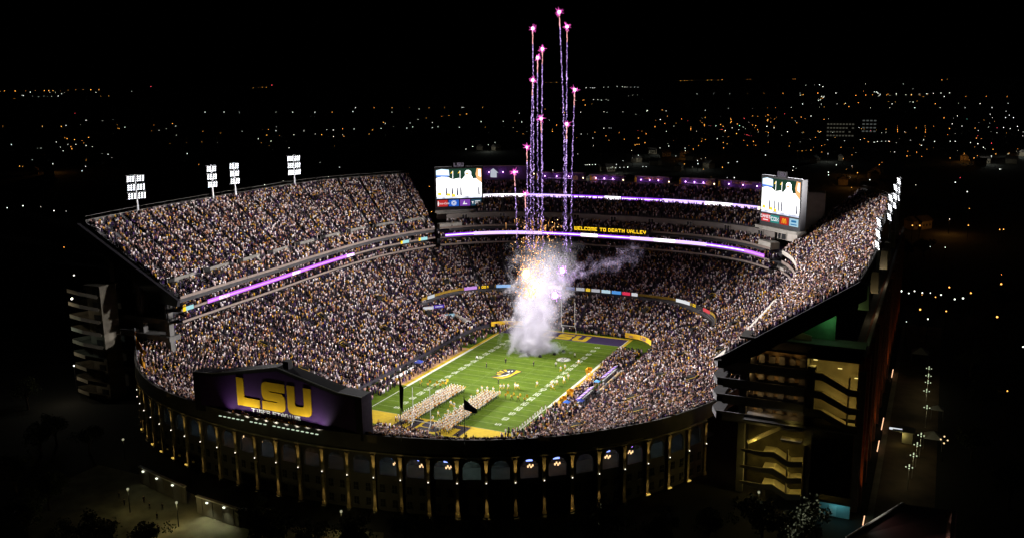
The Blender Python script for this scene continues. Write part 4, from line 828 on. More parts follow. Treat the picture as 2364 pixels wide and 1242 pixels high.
# ================================================================ people on the field
SKIN = mat('skin', (0.42, 0.26, 0.18), 0.7, 0.2, 3); HAIR = mat('hair', (0.03, 0.02, 0.015), 0.8, 0.2, 3)
PW = mat('uniform_white', (0.78, 0.76, 0.72), 0.85, 0.08, 3); PG = mat('uniform_gold', (0.70, 0.42, 0.03), 0.7, 0.1, 3); PK = mat('uniform_black', (0.014, 0.013, 0.016), 0.85, 0.2, 3); PP = mat('uniform_purple', (0.07, 0.025, 0.17), 0.85, 0.1, 3); BRASS = mat('brass', (0.75, 0.42, 0.10), 0.3, 0.1, 3, 0.7)
def person_mesh(kind, pose):
    """one figure: 0 legs, 1 torso and arms, 2 skin, 3 headwear"""
    b = MB(); k = 6
    st = {'walk': 0.34, 'run': 0.55, 'stand': 0.08}[pose]; lean = {'walk': 0.03, 'run': 0.22, 'stand': 0}[pose]
    for s in (-1, 1):
        fy = s*st; b.tube([(s*0.10, lean*0, 0.92), (s*0.11, fy*0.55+(0.10 if pose != 'stand' else 0), 0.50), (s*0.11, fy, 0.09), (s*0.11, fy+0.20, 0.03)], [0.115, 0.085, 0.06, 0.05], k, 0)
    T = lambda z, w: (0, lean*(z-0.9), z)
    sec = [(0.84, 0.155, 0.115), (1.02, 0.15, 0.11), (1.22, 0.18, 0.125), (1.40, 0.205, 0.12), (1.48, 0.13, 0.09), (1.53, 0.06, 0.06), (1.60, 0.06, 0.065)]
    vs = []; n_ = 8
    for z, w, d in sec: vs += [(w*math.cos(2*math.pi*j/n_), d*math.sin(2*math.pi*j/n_)+lean*(z-0.9), z) for j in range(n_)]
    for i in range(len(sec)-1): b.add(vs[i*n_:(i+2)*n_], [(j, (j+1) % n_, n_+(j+1) % n_, n_+j) for j in range(n_)], 1 if i < 4 else 2)
    hy = lean*0.75; b.ball((0, hy+0.01, 1.70), 0.115, 2, 8, (0.85, 1.0, 1.2)); b.ball((0, hy+0.12, 1.69), 0.025, 2, 5)
    for s in (-1, 1):
        if kind == 'band': pts = [(s*0.20, lean*0.5, 1.42), (s*0.29, 0.02, 1.18), (s*0.14, 0.30, 1.30)]
        elif pose == 'run': pts = [(s*0.20, lean*0.5, 1.42), (s*0.30, -s*0.20+0.08, 1.16), (s*0.24, -s*0.05+0.35, 1.22)]
        else: pts = [(s*0.20, lean*0.5, 1.42), (s*0.27, -0.02, 1.14), (s*0.25, 0.10-s*st*0.3, 0.88)]
        b.tube(pts, [0.065, 0.052, 0.04], k, 1); q = pts[-1]
        b.box((q[0], q[1]+0.03, q[2]-0.03), (0.05, 0.09, 0.10), 0, 2)
        for f_ in range(4): b.box((q[0]+(-0.03+0.02*f_), q[1]+0.06, q[2]-0.10), (0.014, 0.02, 0.07-0.006*abs(f_-1)), 0, 2)
        b.box((q[0]-s*0.035, q[1]+0.05, q[2]-0.05), (0.016, 0.05, 0.02), 0, 2)
    if kind == 'band': b.tube([(0, 0, 1.74), (0, 0.0, 2.0)], [0.115, 0.125], 8, 3); b.tube([(0, 0, 2.0), (0, 0.02, 2.16)], [0.06, 0.03], 6, 3); b.box((0, 0.13, 1.77), (0.2, 0.1, 0.02), 0, 3); b.box((0, 0.13, 1.25), (0.10, 0.02, 0.3), 0, 3)
    elif kind == 'player': b.ball((0, hy, 1.72), 0.15, 3, 8); b.tube([(-0.26, lean*0.5, 1.42), (0.26, lean*0.5, 1.42)], 0.12, 6, 1)
    else: b.ball((0, hy-0.015, 1.745), 0.118, 3, 8, (0.95, 1.0, 0.95))
    return b
MEP = {
 'band': person_mesh('band', 'walk').mesh('person', [PK, PW, SKIN, PW]),
 'band2': person_mesh('band', 'walk').mesh('person', [PK, mat('band_jacket_gold', (0.38, 0.15, 0.05), 0.85, 0.4, 2), SKIN, PW]),
 'player': person_mesh('player', 'run').mesh('person', [PG, PW, SKIN, PG]), 'player2': person_mesh('player', 'walk').mesh('person', [PG, PW, SKIN, PG]),
 'guard': person_mesh('flag', 'walk').mesh('person', [PK, PG, SKIN, HAIR]), 'staff': person_mesh('staff', 'stand').mesh('person', [PK, PK, SKIN, HAIR]), 'ref': person_mesh('staff', 'walk').mesh('person', [PK, PW, SKIN, PK]), 'danc': person_mesh('staff', 'walk').mesh('person', [PW, PW, SKIN, HAIR])}
for m_ in MEP.values(): m_.polygons.foreach_set('use_smooth', [True]*len(m_.polygons))
b = MB(); b.tube([(0, 0.16, 1.5), (0, 0.45, 1.42), (0, 0.75, 1.40), (0, 0.95, 1.40)], [0.02, 0.03, 0.06, 0.14], 7); b.tube([(0.06, 0.4, 1.36), (0.06, 0.62, 1.28), (0.06, 0.4, 1.22)], 0.03, 5); ME_INS = b.mesh('instrument', BRASS)
def person(kind, x, y, rz, label, group, cat='person'):
    o = bpy.data.objects.new('person', MEP[kind]); COL.objects.link(o); o.location = (x, y, Z2); o.rotation_euler = (0, 0, rz); o.scale = (random.uniform(1.12, 1.25),)*2+(random.uniform(1.04, 1.14),)
    tag(o, label, cat, group)
    if kind in ('band', 'band2'): i_ = bpy.data.objects.new('instrument', ME_INS); COL.objects.link(i_); i_.parent = o
    return o
for xs, y0, y1, lab in (((-10.0, -8.85, -7.7, -6.55, -5.4), -52.5, -20.8, 'marching band member in white plumed hat, file nearer the sign'), ((2.6, 3.75, 4.9, 6.05, 7.2), -53.4, -21.6, 'marching band member in white plumed hat, file on the open field side')):
    for i, y in enumerate(np.linspace(y0, y1, 28)):
        for j, x in enumerate(xs):
            person('band2' if (i*5+j*3) % 9 < 2 else 'band', x+random.gauss(0, 0.09)+(0.35*(y+37)/16 if x < 0 else 0), y+random.gauss(0, 0.1), random.gauss(0, 0.12)-0.1, lab, 'marching band in two columns')
PLAYERS = [(0.2, -21.6), (0.2, -18.6), (1.7, -18.0), (3.8, -17.9), (4.7, -14.5), (5.6, -14.0), (6.9, -13.5), (9.1, -12.6), (7.2, -20.1), (0.4, -40.9), (-2.4, -34.1), (-0.9, -34.8), (-1.6, -43.1), (9.6, -12.0), (8.6, -11.6), (14.2, -7.2), (18.2, -4.3), (18.9, -6.6), (19.6, -3.5), (20.0, -8.0), (20.4, 0.5), (20.8, 3.4), (21.1, -0.9), (1.3, -44.2), (0.8, -37.5), (-1.2, -47.0), (2.0, -30.3), (0.9, -27.2), (15.3, 10.2), (15.9, 12.6), (18.0, 19.8)]
for x, y in PLAYERS: person('player' if random.random() < 0.65 else 'player2', x, y, random.gauss(0, 0.35), 'football player in white jersey running onto the field', 'football players running out')
GUARD = [(9.7, -21.1), (12.0, -21.5), (14.1, -21.4), (16.5, -21.7), (-20.7, -21.6), (-17.7, -21.9), (-15.3, -21.6), (-13.6, -20.9), (-12.7, -19.0)]
b = MB(); b.tube([(0.3, 0.1, 0.6), (0.42, 0.3, 2.7)], 0.025, 5, 1); b.quad((0.36, 0.16, 1.6), (0.42, 0.3, 2.65), (1.15, 0.2, 2.35), (1.05, 0.3, 1.45)); b.quad((0.36, 0.17, 1.6), (1.05, 0.31, 1.45), (1.15, 0.21, 2.35), (0.42, 0.31, 2.65)); ME_FLG = b.mesh('hand_flag', [mat('gold_cloth', (0.75, 0.45, 0.02), 0.8, 0.1, 2), STEEL])
for x, y in GUARD:
    a = random.gauss(0, 0.4); person('guard', x, y, a, 'color guard performer in gold and black walking beside a gold flag', 'color guard')
    o = link('hand_flag', ME_FLG, None, (x, y, 0.05), a); tag(o, 'gold hand flag held by a color guard performer', 'flag', 'color guard flags')
for x, y, k, lab in ((-16.5, 10.0, 'ref', 'person in white top on the far hash near the smoke'), (-9.6, 3.9, 'staff', 'person in black standing left of the midfield eye logo'), (-5.7, 11.0, 'staff', 'person in black standing beyond the midfield eye logo'), (4.7, 11.6, 'staff', 'person in black standing right of the midfield eye logo'), (11.8, 14.4, 'ref', 'person in white top and black trousers below the far round logo'), (14.0, 26.5, 'ref', 'person in white on the field near the yard numbers'), (1.6, -9.6, 'staff', 'person in black ahead of the running players'), (-26.9, -7.0, 'staff', 'person in dark blue standing on the near bench strip')):
    person(k, x, y, random.uniform(-3, 3), lab, None)
for i in range(14): person('danc', 24.9+0.13*i*0+random.gauss(0, 0.1), -48.5+i*1.75, -1.4, 'person in white in the line along the side line', 'line along the side line')
# crowd on the side lines, seen as one mass
side = []
def scatter(x0, x1, y0, y1, n_, face): 
    for _ in range(n_): side.append((random.uniform(x0, x1), random.uniform(y0, y1), Z2, face+random.gauss(0, 0.8)))
scatter(27.2, 30.6, -20, 22, 380, math.pi/2); scatter(25.5, 34.5, 22, 42, 330, math.pi/2); scatter(33.2, 36.2, -28, 22, 60, math.pi/2)
scatter(26.2, 35.5, -44, -20, 380, math.pi/2); scatter(22, 31, -54, -44, 70, 0.8)
scatter(-31.5, -27.2, -22, 24, 170, -math.pi/2); scatter(-34.5, -31, -34, 34, 70, -math.pi/2); scatter(-33, -26.5, 24, 44, 90, -math.pi/2); scatter(-34, -27.5, -42, -22, 90, -math.pi/2); scatter(-30, -24, 42, 54, 60, -math.pi/2)
scatter(-14, 2, -60.5, -56, 170, 0); scatter(-26, -14, -60, -55.5, 26, 0); scatter(2, 24, -60.5, -56, 60, 0); scatter(-20, 26, 57, 58.6, 110, math.pi)
crowd('sideline_crowd', 'teams, staff and photographers packed along both side lines', side)
gk = [(x, -55.2, Z2, 0) for x in (-19.5, -18.2, -16.8, 11.5, 14.2, 16.4, 20.0, 22.4)]
for q in gk: person('staff', q[0], q[1], 0.3, 'person in black standing on the edge of the gold end zone', 'people on the gold end zone edge')
# ================================================================ side line furniture
def bench_row(label, x, y0, y1):
    t = thing('bench_cover', label, 'bench', (x, y0, 0), 'purple bench covers'); n_ = 9; L = (y1-y0)/n_
    for i in range(n_):
        b = MB(); b.prism([(x-0.8, 1.15), (x+0.7, 1.75), (x+0.7, 1.85), (x-0.8, 1.25)], (0, L*(0.72 if i % 2 == 0 else 0.98), 0), 0, (0, y0+i*L, 0), (1, 0, 0), (0, 0, 1)); b.build('cover_panel', PURP if i % 2 == 0 else mat('bench_purple_light', (0.20, 0.09, 0.42), 0.7, 0.1, 1), t)
        b = MB(); b.prism([(x-0.8, 1.16), (x+0.7, 1.76), (x+0.7, 1.86), (x-0.8, 1.26)], (0, L*0.26, 0), 0, (0, y0+i*L+L*0.73, 0), (1, 0, 0), (0, 0, 1)) if i % 2 == 0 else None
        if i % 2 == 0: b.build('cover_stripe', WHITE, t)
        b = MB(); b.box((x+0.65, y0+(i+0.5)*L, 0.85), (0.08, 0.08, 1.7)); b.build('post', STEEL, t)
    b = MB(); b.box((x, (y0+y1)/2, 0.45), (0.5, y1-y0, 0.08)); b.build('seat', WHITE, t)
bench_row('long purple and white bench cover on the near half of the crowded side line', 31.9, -16.8, -4.0); bench_row('long purple and white bench cover on the far half of the crowded side line', 31.9, 5.5, 19.0)
def lift(label, x, y, h):
    t = thing('camera_lift', label, 'camera lift', (x, y, 0), 'gold camera lifts'); gm = mat('lift_gold', (0.78, 0.40, 0.02), 0.5, 0.1, 2)
    b = MB(); b.box((x, y, 0.5), (1.3, 2.2, 1.0)); b.build('base', gm, t); n_ = int(h/1.1)
    for k in range(n_):
        z = 1.0+k*(h-2)/n_; z2 = 1.0+(k+1)*(h-2)/n_
        for sx_ in (-0.5, 0.5): b = MB(); b.tube([(x+sx_, y-0.9, z), (x+sx_, y+0.9, z2)], 0.11, 4); b.tube([(x+sx_, y+0.9, z), (x+sx_, y-0.9, z2)], 0.11, 4); b.build('scissor_arm', gm, t)
    b = MB(); b.box((x, y, h-0.9), (1.4, 2.4, 0.15)); b.box((x, y-1.2, h-0.4), (1.4, 0.08, 0.9)); b.box((x, y+1.2, h-0.4), (1.4, 0.08, 0.9)); b.box((x-0.7, y, h-0.4), (0.08, 2.4, 0.9)); b.build('platform', gm, t)
lift('tall gold scissor lift among the players on the crowded side line', 28.6, 1.6, 5.4); lift('low gold lift on the crowded side line near the near bench cover', 28.0, -13.0, 2.8); lift('small gold lift nearest the gold end zone on the crowded side line', 28.3, -19.4, 2.6)
def tent(label, x, y, w_, c, nm='side_tent', grp=None, h=2.4, cat='tent'):
    t = thing(nm, label, cat, (x, y, 0), grp); b = MB(); hw = w_/2
    b.add([(x-hw, y-hw, h), (x+hw, y-hw, h), (x+hw, y+hw, h), (x-hw, y+hw, h), (x, y, h+w_*0.35)], [(0, 1, 4), (1, 2, 4), (2, 3, 4), (3, 0, 4), (3, 2, 1, 0)]); b.build('canopy', c, t)
    for i, j in ((-1, -1), (1, -1), (1, 1), (-1, 1)): b = MB(); b.tube([(x+i*hw*0.95, y+j*hw*0.95, 0), (x+i*hw*0.95, y+j*hw*0.95, h)], 0.05, 5); b.build('leg', STEEL, t)
CBL = mat('blue_canvas', (0.04, 0.14, 0.55), 0.8, 0.15, 2); CNV = mat('navy_canvas', (0.03, 0.05, 0.30), 0.8, 0.15, 2); CLB = mat('light_blue_canvas', (0.12, 0.35, 0.70), 0.8, 0.15, 2); CWH = mat('white_canvas', (0.62, 0.62, 0.60), 0.8, 0.1, 2)
tent('small bright blue tent between the two bench covers', 32.4, -1.0, 1.8, CLB); tent('dark blue tent beside the near bench cover', 34.0, -19.5, 2.0, CNV); tent('light blue parasol tent near the end of the near bench cover', 30.6, -22.3, 2.0, CBL)
tent('blue and white tent on the near side line by the tan bench strip', -30.8, -5.6, 2.6, CNV, h=2.2)
b = MB(); b.box((-32.0, -14, 0.8), (0.7, 13, 0.1)); b.box((-32.0, -14, 0.4), (0.5, 12.4, 0.7)); tag(b.build('long_table', WHITE), 'long white table along the near side line track', 'table')
b = MB()
for k in range(10):
    b = MB(); b.box((34.6, -6+k*0.01+k*2.4, 0.7), (0.5, 2.2, 0.9)); o = b.build('equipment_case', mat('case_tan', (0.5, 0.36, 0.2), 0.6, 0.2, 2) if k % 3 else STEEL); tag(o, 'low equipment case behind the bench covers on the track', 'case', 'equipment cases on the track')
# gold corner banners
def banner(label, P):
    t = thing('corner_banner', label, 'banner', (P[0][0], P[0][1], 0), 'gold corner banners'); C = spline(P, 14); s_ = MB(); s_.strip(at_z(C, 0.5), at_z(C, 2.3)); s_.strip(at_z(C, 2.3), at_z(C*1.004, 2.3)); s_.strip(at_z(C*1.004, 2.3), at_z(C*1.004, 0.5)); s_.build('banner_cloth', GOLD, t)
    A = C*0.997; d_ = np.r_[0, np.cumsum(np.linalg.norm(np.diff(A, axis=0), axis=1))]; f = lambda s: (float(np.interp(s, d_, A[:, 0])), float(np.interp(s, d_, A[:, 1])))
    for tx, s0_, h_ in (('LSU', d_[-1]*0.46, 1.1), ('SEC', d_[-1]*0.12, 0.6)):
        b_ = MB(); q, w_ = text_quads(tx, h_)
        for x0, y0, x1, y1 in q: P_, Q_ = f(s0_+x0), f(s0_+x1); b_.quad((*P_, 0.9+y0), (*Q_, 0.9+y0), (*Q_, 0.9+y1), (*P_, 0.9+y1))
        b_.build('banner_letters', PURP, t)
banner('curved gold banner at the far corner beside the crowded side line', [(22.6, 56.6), (27.5, 55.8), (31.5, 53.8), (34.8, 50.0)]); banner('gold banner at the far corner beside the smoke', [(-31.2, 50.6), (-29.0, 53.0), (-25.5, 55.2), (-20, 56.8)])
# tunnel canopy and side adverts in the stand
t = thing('tunnel_canopy', 'white arched tunnel canopy in the stand beside the far corner', 'canopy', (-41.5, 45, 1)); b = MB()
ax = Vector((7.5, -3.0, 0)).normalized(); sd = Vector((-ax.y, ax.x, 0)); o0 = Vector((-45.5, 46.8, 2.2)); k1 = [o0+sd*2.3*math.cos(a)+Vector((0, 0, 2.4*math.sin(a)+0.6)) for a in np.linspace(0, math.pi, 11)]; k2 = [p_+ax*8.0+Vector((0, 0, -1.4)) for p_ in k1]; b.strip(k1, k2); b.build('arched_roof', PALEC, t)
for kk in (k1, k2): b = MB(); b.tube(kk, 0.12, 4); b.build('arch_rib', WHITE, t)
for q, r_, c, lab in (((-46.6, 44.2, 5.0), 0.35, (0.35, 0.6, 0.75), 'pale blue lit advert board above the tunnel canopy'), ((-49.2, 40.6, 5.2), 0.35, (0.7, 0.2, 0.25), 'red lit advert board above the tunnel canopy'), ((-51.5, 44.6, 8.2), 0.5, (0.10, 0.04, 0.55), 'violet lit advert board in the stand above the tunnel'), ((-54.3, 41.0, 8.0), 0.5, (0.8, 0.8, 0.85), 'white lit advert board in the stand above the tunnel')):
    t = thing('advert_board', lab, 'advert board', (q[0], q[1], q[2]-1.5)); b = MB(); b.box(q, (0.2, 4.3, 1.3), -0.75); b.build('face', emit('advert_%d' % int(c[0]*100), c, 0.7), t); b = MB(); b.box((q[0], q[1], q[2]-1.1), (0.15, 0.15, 1.0)); b.build('post', STEEL, t)
    b = MB(); X = Vector((math.sin(0.75), math.cos(0.75), 0)); nn = Vector((math.cos(0.75), -math.sin(0.75), 0)); O = Vector(q)+nn*0.12
    for j in range(5): b.quad(*[O+X*(x_)+Vector((0, 0, z_)) for x_, z_ in ((-1.5+j*0.62, -0.3), (-1.1+j*0.62, -0.3), (-1.1+j*0.62, 0.25), (-1.5+j*0.62, 0.25))])
    b.build('board_marks', emit('advert_marks', (0.85, 0.85, 0.95) if c[0] < 0.75 else (0.05, 0.05, 0.1), 0.8), t)
# ring of small boards in the far part of the bowl
ring = thing('ring_board', 'gold ring of lit boards curving through the far lower bowl', 'ribbon board', (0, 80, 9))
b = MB(); band(ring, RC, 9.7, 10.7, 'gold_band', mat('dull_gold_band', (0.26, 0.155, 0.012), 0.7, 0.4, 1.5), 0.2, 0)
RB = [(0.09, 0.125, (0.9, 0.10, 0.12)), (0.185, 0.235, (0.95, 0.97, 1.0)), (0.345, 0.362, (0.75, 0.75, 0.8)), (0.366, 0.388, (0.8, 0.04, 0.10)), (0.392, 0.418, (0.10, 0.35, 0.85)), (0.422, 0.447, (0.55, 0.75, 0.85)), (0.452, 0.476, (0.5, 0.5, 0.55)), (0.48, 0.492, (0.9, 0.6, 0.05)), (0.496, 0.52, (0.5, 0.5, 0.55)), (0.524, 0.55, (0.12, 0.14, 0.30)), (0.56, 0.60, (0.6, 0.55, 0.65)), (0.705, 0.745, (0.35, 0.6, 1.0)), (0.80, 0.838, (0.72, 0.36, 0.95)), (0.945, 0.975, (0.75, 0.8, 0.85))]
for a, b_, c in RB: Q = sub(RC, a, b_, 6); o = band(ring, Q, 9.5, 10.8, 'lit_panel', emit('ring_%d_%d' % (int(a*1000), int(c[2]*100)), c, 0.8), 0.1, 0.14)
for a, b_ in ((0.125, 0.185), (0.75, 0.80)): band(ring, sub(RC, a, b_, 6), 9.5, 10.8, 'dark_panel', BLACKM, 0.1, 0.14)
LRC = curve_len(RC)
for f_, tx in ((0.815, 'I 00'), (0.203, 'I 00'), (0.228, '1')):
    text_on(ring, RC, LRC*f_, 9.6, 1.1, tx, LED['gold'], 0.24, True)
# ================================================================ flags on the rim
def flag(label, x, y, z0, h, cloth, pts, thick=0.06):
    t = thing('flag_pole', label, 'flag', (x, y, z0)); b = MB(); b.tube([(x, y, z0), (x, y, z0+h)], [0.11, 0.06], 6); b.ball((x, y, z0+h+0.1), 0.16); b.build('pole', STEEL, t)
    b = MB(); n_ = 7; A, B_ = [], []
    for i in range(n_):
        f = i/(n_-1); top, bot = pts; wv = 0.28*math.sin(f*7.0)*f
        A.append((x+top[0]*f, y+top[1]*f+wv, z0+h-0.3+top[2]*f)); B_.append((x+bot[0]*f+bot[3], y+bot[1]*f+wv*0.8, z0+h-0.3-bot[4]+bot[2]*f))
    b.strip(A, B_); b.strip([(p_[0], p_[1]+thick, p_[2]) for p_ in A], [(p_[0], p_[1]+thick, p_[2]) for p_ in B_]); b.build('cloth', cloth, t)
navy = mat('navy_cloth', (0.05, 0.07, 0.32), 0.8, 0.15, 1); drk = mat('black_cloth', (0.02, 0.018, 0.02), 0.85, 0.15, 1); orc = mat('orange_gold_cloth', (0.75, 0.32, 0.02), 0.8, 0.2, 1)
flag('dark furled flag on a pole above the rim beside the sign', 22.2, -99.8, 18.0, 15.5, drk, ((0.9, 0, -2.6), (0.5, 0, -1.5, 0, 7.0)))
flag('navy blue flag flying from a pole above the rim in front of the band', 36.2, -96.0, 18.0, 11.0, navy, ((3.2, 0, -1.9), (3.0, 0, -0.5, 0, 2.4)))
flag('narrow orange flag on the pole nearest the ramp tower', -88.0, -73.0, 16.0, 9.0, orc, ((1.3, -0.8, -4.2), (1.2, -0.8, -1.2, 0, 4.2)))
flag('broad orange flag on a pole over the rim crowd', -80.0, -80.2, 16.5, 9.0, orc, ((3.4, 0.5, -4.2), (2.8, 0.5, -1.4, 0, 3.6)))
flag('small orange flag on the pole closest to the sign', -72.0, -86.4, 16.5, 7.5, orc, ((1.3, 0.4, -3.4), (1.2, 0.4, -1.5, 0, 3.4)))

# ================================================================ fireworks
HEADS = [(8.9, 118.1, 1.8), (-0.8, 113.2, 0.0), (11.5, 113.4, -0.2), (2.5, 106.5, -0.3), (1.0, 103.7, -0.2), (-0.9, 96.3, -1.2), (14.2, 93.0, -1.1), (2.2, 83.5, 0.3), (11.5, 81.8, -0.3), (-3.4, 73.7, 0.2), (-8.4, 65.0, 0.7), (-4.0, 57.6, 0.2)]
SIZES = ['topmost of the purple firework stars', 'highest purple firework star of the group over the smoke', 'purple firework star just below the topmost one', 'third highest purple firework star of the group over the smoke', 'purple firework star beside a slightly higher one over the smoke', 'purple firework star halfway up the group over the smoke', 'lone purple firework star on the side of the steep deck', 'purple firework star low in the group over the smoke', 'low purple firework star at the height of the town lights', 'purple firework star just above the club boxes', 'purple firework star in front of the club boxes', 'lowest purple firework star, in front of the upper ribbon board']
emc = emit('star_core', (1.0, 0.62, 0.90), 9); emr = emit('star_glow_ray', (0.95, 0.12, 0.60), 2.2); emt = emit('trail_spark', (0.70, 0.46, 1.0), 1.5)
for k, ((x, z, dx), lb) in enumerate(zip(HEADS, SIZES)):
    y = 25+((k*37) % 7-3)*0.12; t = thing('firework', lb+' with its glittering trail', 'firework', (x+dx, y, 40), 'purple firework comets'); rr = random.Random(k)
    b = MB(); b.ball((x, y, z), 0.5 if k < 9 else 0.38); b.build('star', emc, t)
    b = MB()
    for _ in range(34):
        d_ = Vector((rr.gauss(0, 1), rr.gauss(0, 1), rr.gauss(0, 1))).normalized(); l_ = rr.uniform(0.8, 1.9); b.tube([Vector((x, y, z))+d_*0.3, Vector((x, y, z))+d_*l_], [0.10, 0.012], 3)
    b.build('star_glow_rays', emr, t)['kind'] = 'stuff'  # glowing spikes model the starburst glare around each star
    b = MB(); zz = z-0.6; zend = 38 if k not in (7,) else 44; ph = rr.random()*6; s_ = 0
    while zz > zend:
        f = (z-zz)/(z-zend); amp = 0.03+0.20*f; wx = amp*math.sin(ph+zz*2.3+math.sin(zz*0.7)*1.5)+rr.gauss(0, 0.03+0.12*f); wy = amp*math.cos(ph+zz*2.0)
        bow = math.sin(f*math.pi)*dx*0.4+0.2*math.sin(f*5+k)*f
        tw = 0.55+0.45*math.sin(zz*0.9+k)*math.sin(zz*0.23+2*k)
        if rr.random() > f*0.30: b.ball((x+dx*f+bow+wx, y+wy, zz), rr.uniform(0.08, 0.19)*(0.8+0.4*tw), 2 if z-zz < 5 else (0 if rr.random() < 0.25+0.5*tw*(1-0.6*f) else 1), 4)
        zz -= rr.uniform(0.12, 0.28)*(1+0.2*f)
    b.build('trail', [emt, emit('trail_dim', (0.46, 0.28, 0.85), 0.6), emit('trail_hot', (1.0, 0.45, 0.45), 1.6)], t)['kind'] = 'stuff'
# golden sparks above the burst, too many to count
b = MB(); rr = random.Random(3)
for _ in range(640):
    u = rr.random()**1.3; z = 23+27*u**1.1; cx_ = 0.2+6*u*rr.random(); x = cx_+rr.gauss(0, 1.5+3.6*u); y = 18.5+rr.gauss(0, 2); r_ = rr.uniform(0.06, 0.18)*(1.2-0.4*u)
    b.ball((x, y, z), r_, 0 if rr.random() < 0.75 else 1, 4)
    if rr.random() < 0.18: b.tube([(x, y, z), (x+rr.gauss(0, 0.15), y, z-rr.uniform(0.8, 2.4))], [0.05, 0.01], 3, 0)
tag(b.build('golden_sparks', [emit('spark_gold', (1.0, 0.44, 0.12), 2.0), emit('spark_hot', (1.0, 0.60, 0.26), 4)]), 'shower of golden sparks above the smoke on the field', 'sparks', kind='stuff')
for q, c, pw, r_, lb in (((-0.4, 17, 31.0), (1.0, 0.40, 0.12), 17000, 1.35, 'white hot orange firework burst above the smoke'), ((10.6, 23, 32.0), (0.60, 0.25, 1.0), 2600, 0.8, 'pale violet firework burst above the smoke'), ((8.3, 22, 23.2), (0.62, 0.28, 1.0), 2800, 0.9, 'bright lilac firework burst at the edge of the smoke column'), ((3.4, 17, 27.8), (1.0, 0.70, 0.45), 900, 0.4, 'small white spark burst under the orange burst')):
    t = thing('firework_burst', lb, 'firework', q, 'bursts above the smoke'); b = MB(); b.ball(q, r_, 0, 8, (1, 1, 1.3)); b.build('core', emit('burst_%d' % int(pw), c, 14), t)
    b = MB()
    for _ in range(60): d_ = Vector((rr.gauss(0, 1), rr.gauss(0, 1), rr.gauss(0.3, 1))).normalized(); l_ = r_*rr.uniform(0.9, 2.6); b.ball(Vector(q)+d_*l_, rr.uniform(0.08, 0.2), 0, 4)
    b.build('burst_sparks', emit('burst_ray_%d' % int(pw), c, 4), t)['kind'] = 'stuff'; lamp('burst_light', 'POINT', q, pw, c, t, 1.0)
for k, (x, y) in enumerate(((-2.4, 22.6), (2.4, 22.4), (6.1, 26.8), (7.7, 31.4), (-6.5, 25.5))):
    t = thing('firework_launcher', 'small black firework launcher box on the turf at the foot of the smoke', 'launcher', (x, y, 0), 'launchers under the smoke'); b = MB(); b.box((x, y, 0.3), (1.0, 0.8, 0.55)); b.build('case', BLACKM, t)
    for i in (-0.3, 0, 0.3): b = MB(); b.tube([(x+i, y, 0.5), (x+i, y, 0.95)], 0.09, 6); b.build('mortar_tube', BLACKM, t)
# ---- smoke
def smoke(name, label, lo, hi, axis, dens, colr, noise=0.16, curve=None, gain=1.6):
    b = MB(); c = [(lo[i]+hi[i])/2 for i in range(3)]; b.box(c, [hi[i]-lo[i] for i in range(3)])
    m = bpy.data.materials.new(name); m.use_nodes = True; nt = m.node_tree; n = nt.nodes; n.remove(n['Principled BSDF'])
    v = n.new('ShaderNodeVolumePrincipled'); v.inputs['Color'].default_value = (*colr, 1); v.inputs['Anisotropy'].default_value = 0.1; nt.links.new(v.outputs[0], n['Material Output'].inputs['Volume'])
    def M(op, a, b_=None, c_=None, cl=False):
        k = n.new('ShaderNodeMath'); k.operation = op; k.use_clamp = cl
        for i, q in enumerate((a, b_, c_)):
            if q is None: continue
            if isinstance(q, (int, float)): k.inputs[i].default_value = q
            else: nt.links.new(q, k.inputs[i])
        return k.outputs[0]
    tc = n.new('ShaderNodeTexCoord'); s3 = n.new('ShaderNodeSeparateXYZ'); nt.links.new(tc.outputs['Object'], s3.inputs[0]); X, Y, Z = s3.outputs
    nz = n.new('ShaderNodeTexNoise'); nz.inputs['Scale'].default_value = noise; nz.inputs['Detail'].default_value = 7; nz.inputs['Roughness'].default_value = 0.62; nz.inputs['Distortion'].default_value = 0.6; nt.links.new(tc.outputs['Object'], nz.inputs['Vector'])
    shape = axis(M, X, Y, Z)
    d_ = M('MULTIPLY_ADD', M('SUBTRACT', nz.outputs['Fac'], 0.5), gain, shape)
    d_ = M('MULTIPLY', M('MULTIPLY', d_, 2.2, None, True), dens(M, X, Y, Z)); nt.links.new(d_, v.inputs['Density'])
    o = b.build(name, m); tag(o, label, 'smoke', kind='stuff'); return o
def col_axis(M, X, Y, Z):   # a leaning column: radius by height
    cx_ = M('ADD', M('MULTIPLY', Z, 0.20), -4.2); dx = M('SUBTRACT', X, cx_); dy = M('MULTIPLY', M('SUBTRACT', Y, 27.0), 1.15)
    r_ = M('SQRT', M('ADD', M('MULTIPLY', dx, dx), M('MULTIPLY', dy, dy)))
    R_ = M('ADD', M('MULTIPLY', Z, 0.14), 13.0)
    return M('SUBTRACT', 0.62, M('DIVIDE', r_, R_))
def col_dens(M, X, Y, Z): return M('MULTIPLY', 0.60, M('POWER', M('SUBTRACT', 1.0, M('DIVIDE', Z, 44.0), None, True), 2.0))
smoke('smoke', 'thick white smoke column rising from the field under the fireworks', (-20, 10, 0.1), (20, 44, 41), col_axis, col_dens, (0.59, 0.57, 0.635), 0.20, None, 2.1)
def puff_axis(M, X, Y, Z):
    dx = M('MULTIPLY', M('SUBTRACT', X, 4.8), 0.8); dy = M('SUBTRACT', Y, 30.0); dz = M('MULTIPLY', Z, 1.1)
    r_ = M('SQRT', M('ADD', M('ADD', M('MULTIPLY', dx, dx), M('MULTIPLY', dy, dy)), M('MULTIPLY', dz, dz))); return M('SUBTRACT', 0.45, M('DIVIDE', r_, 7.6))
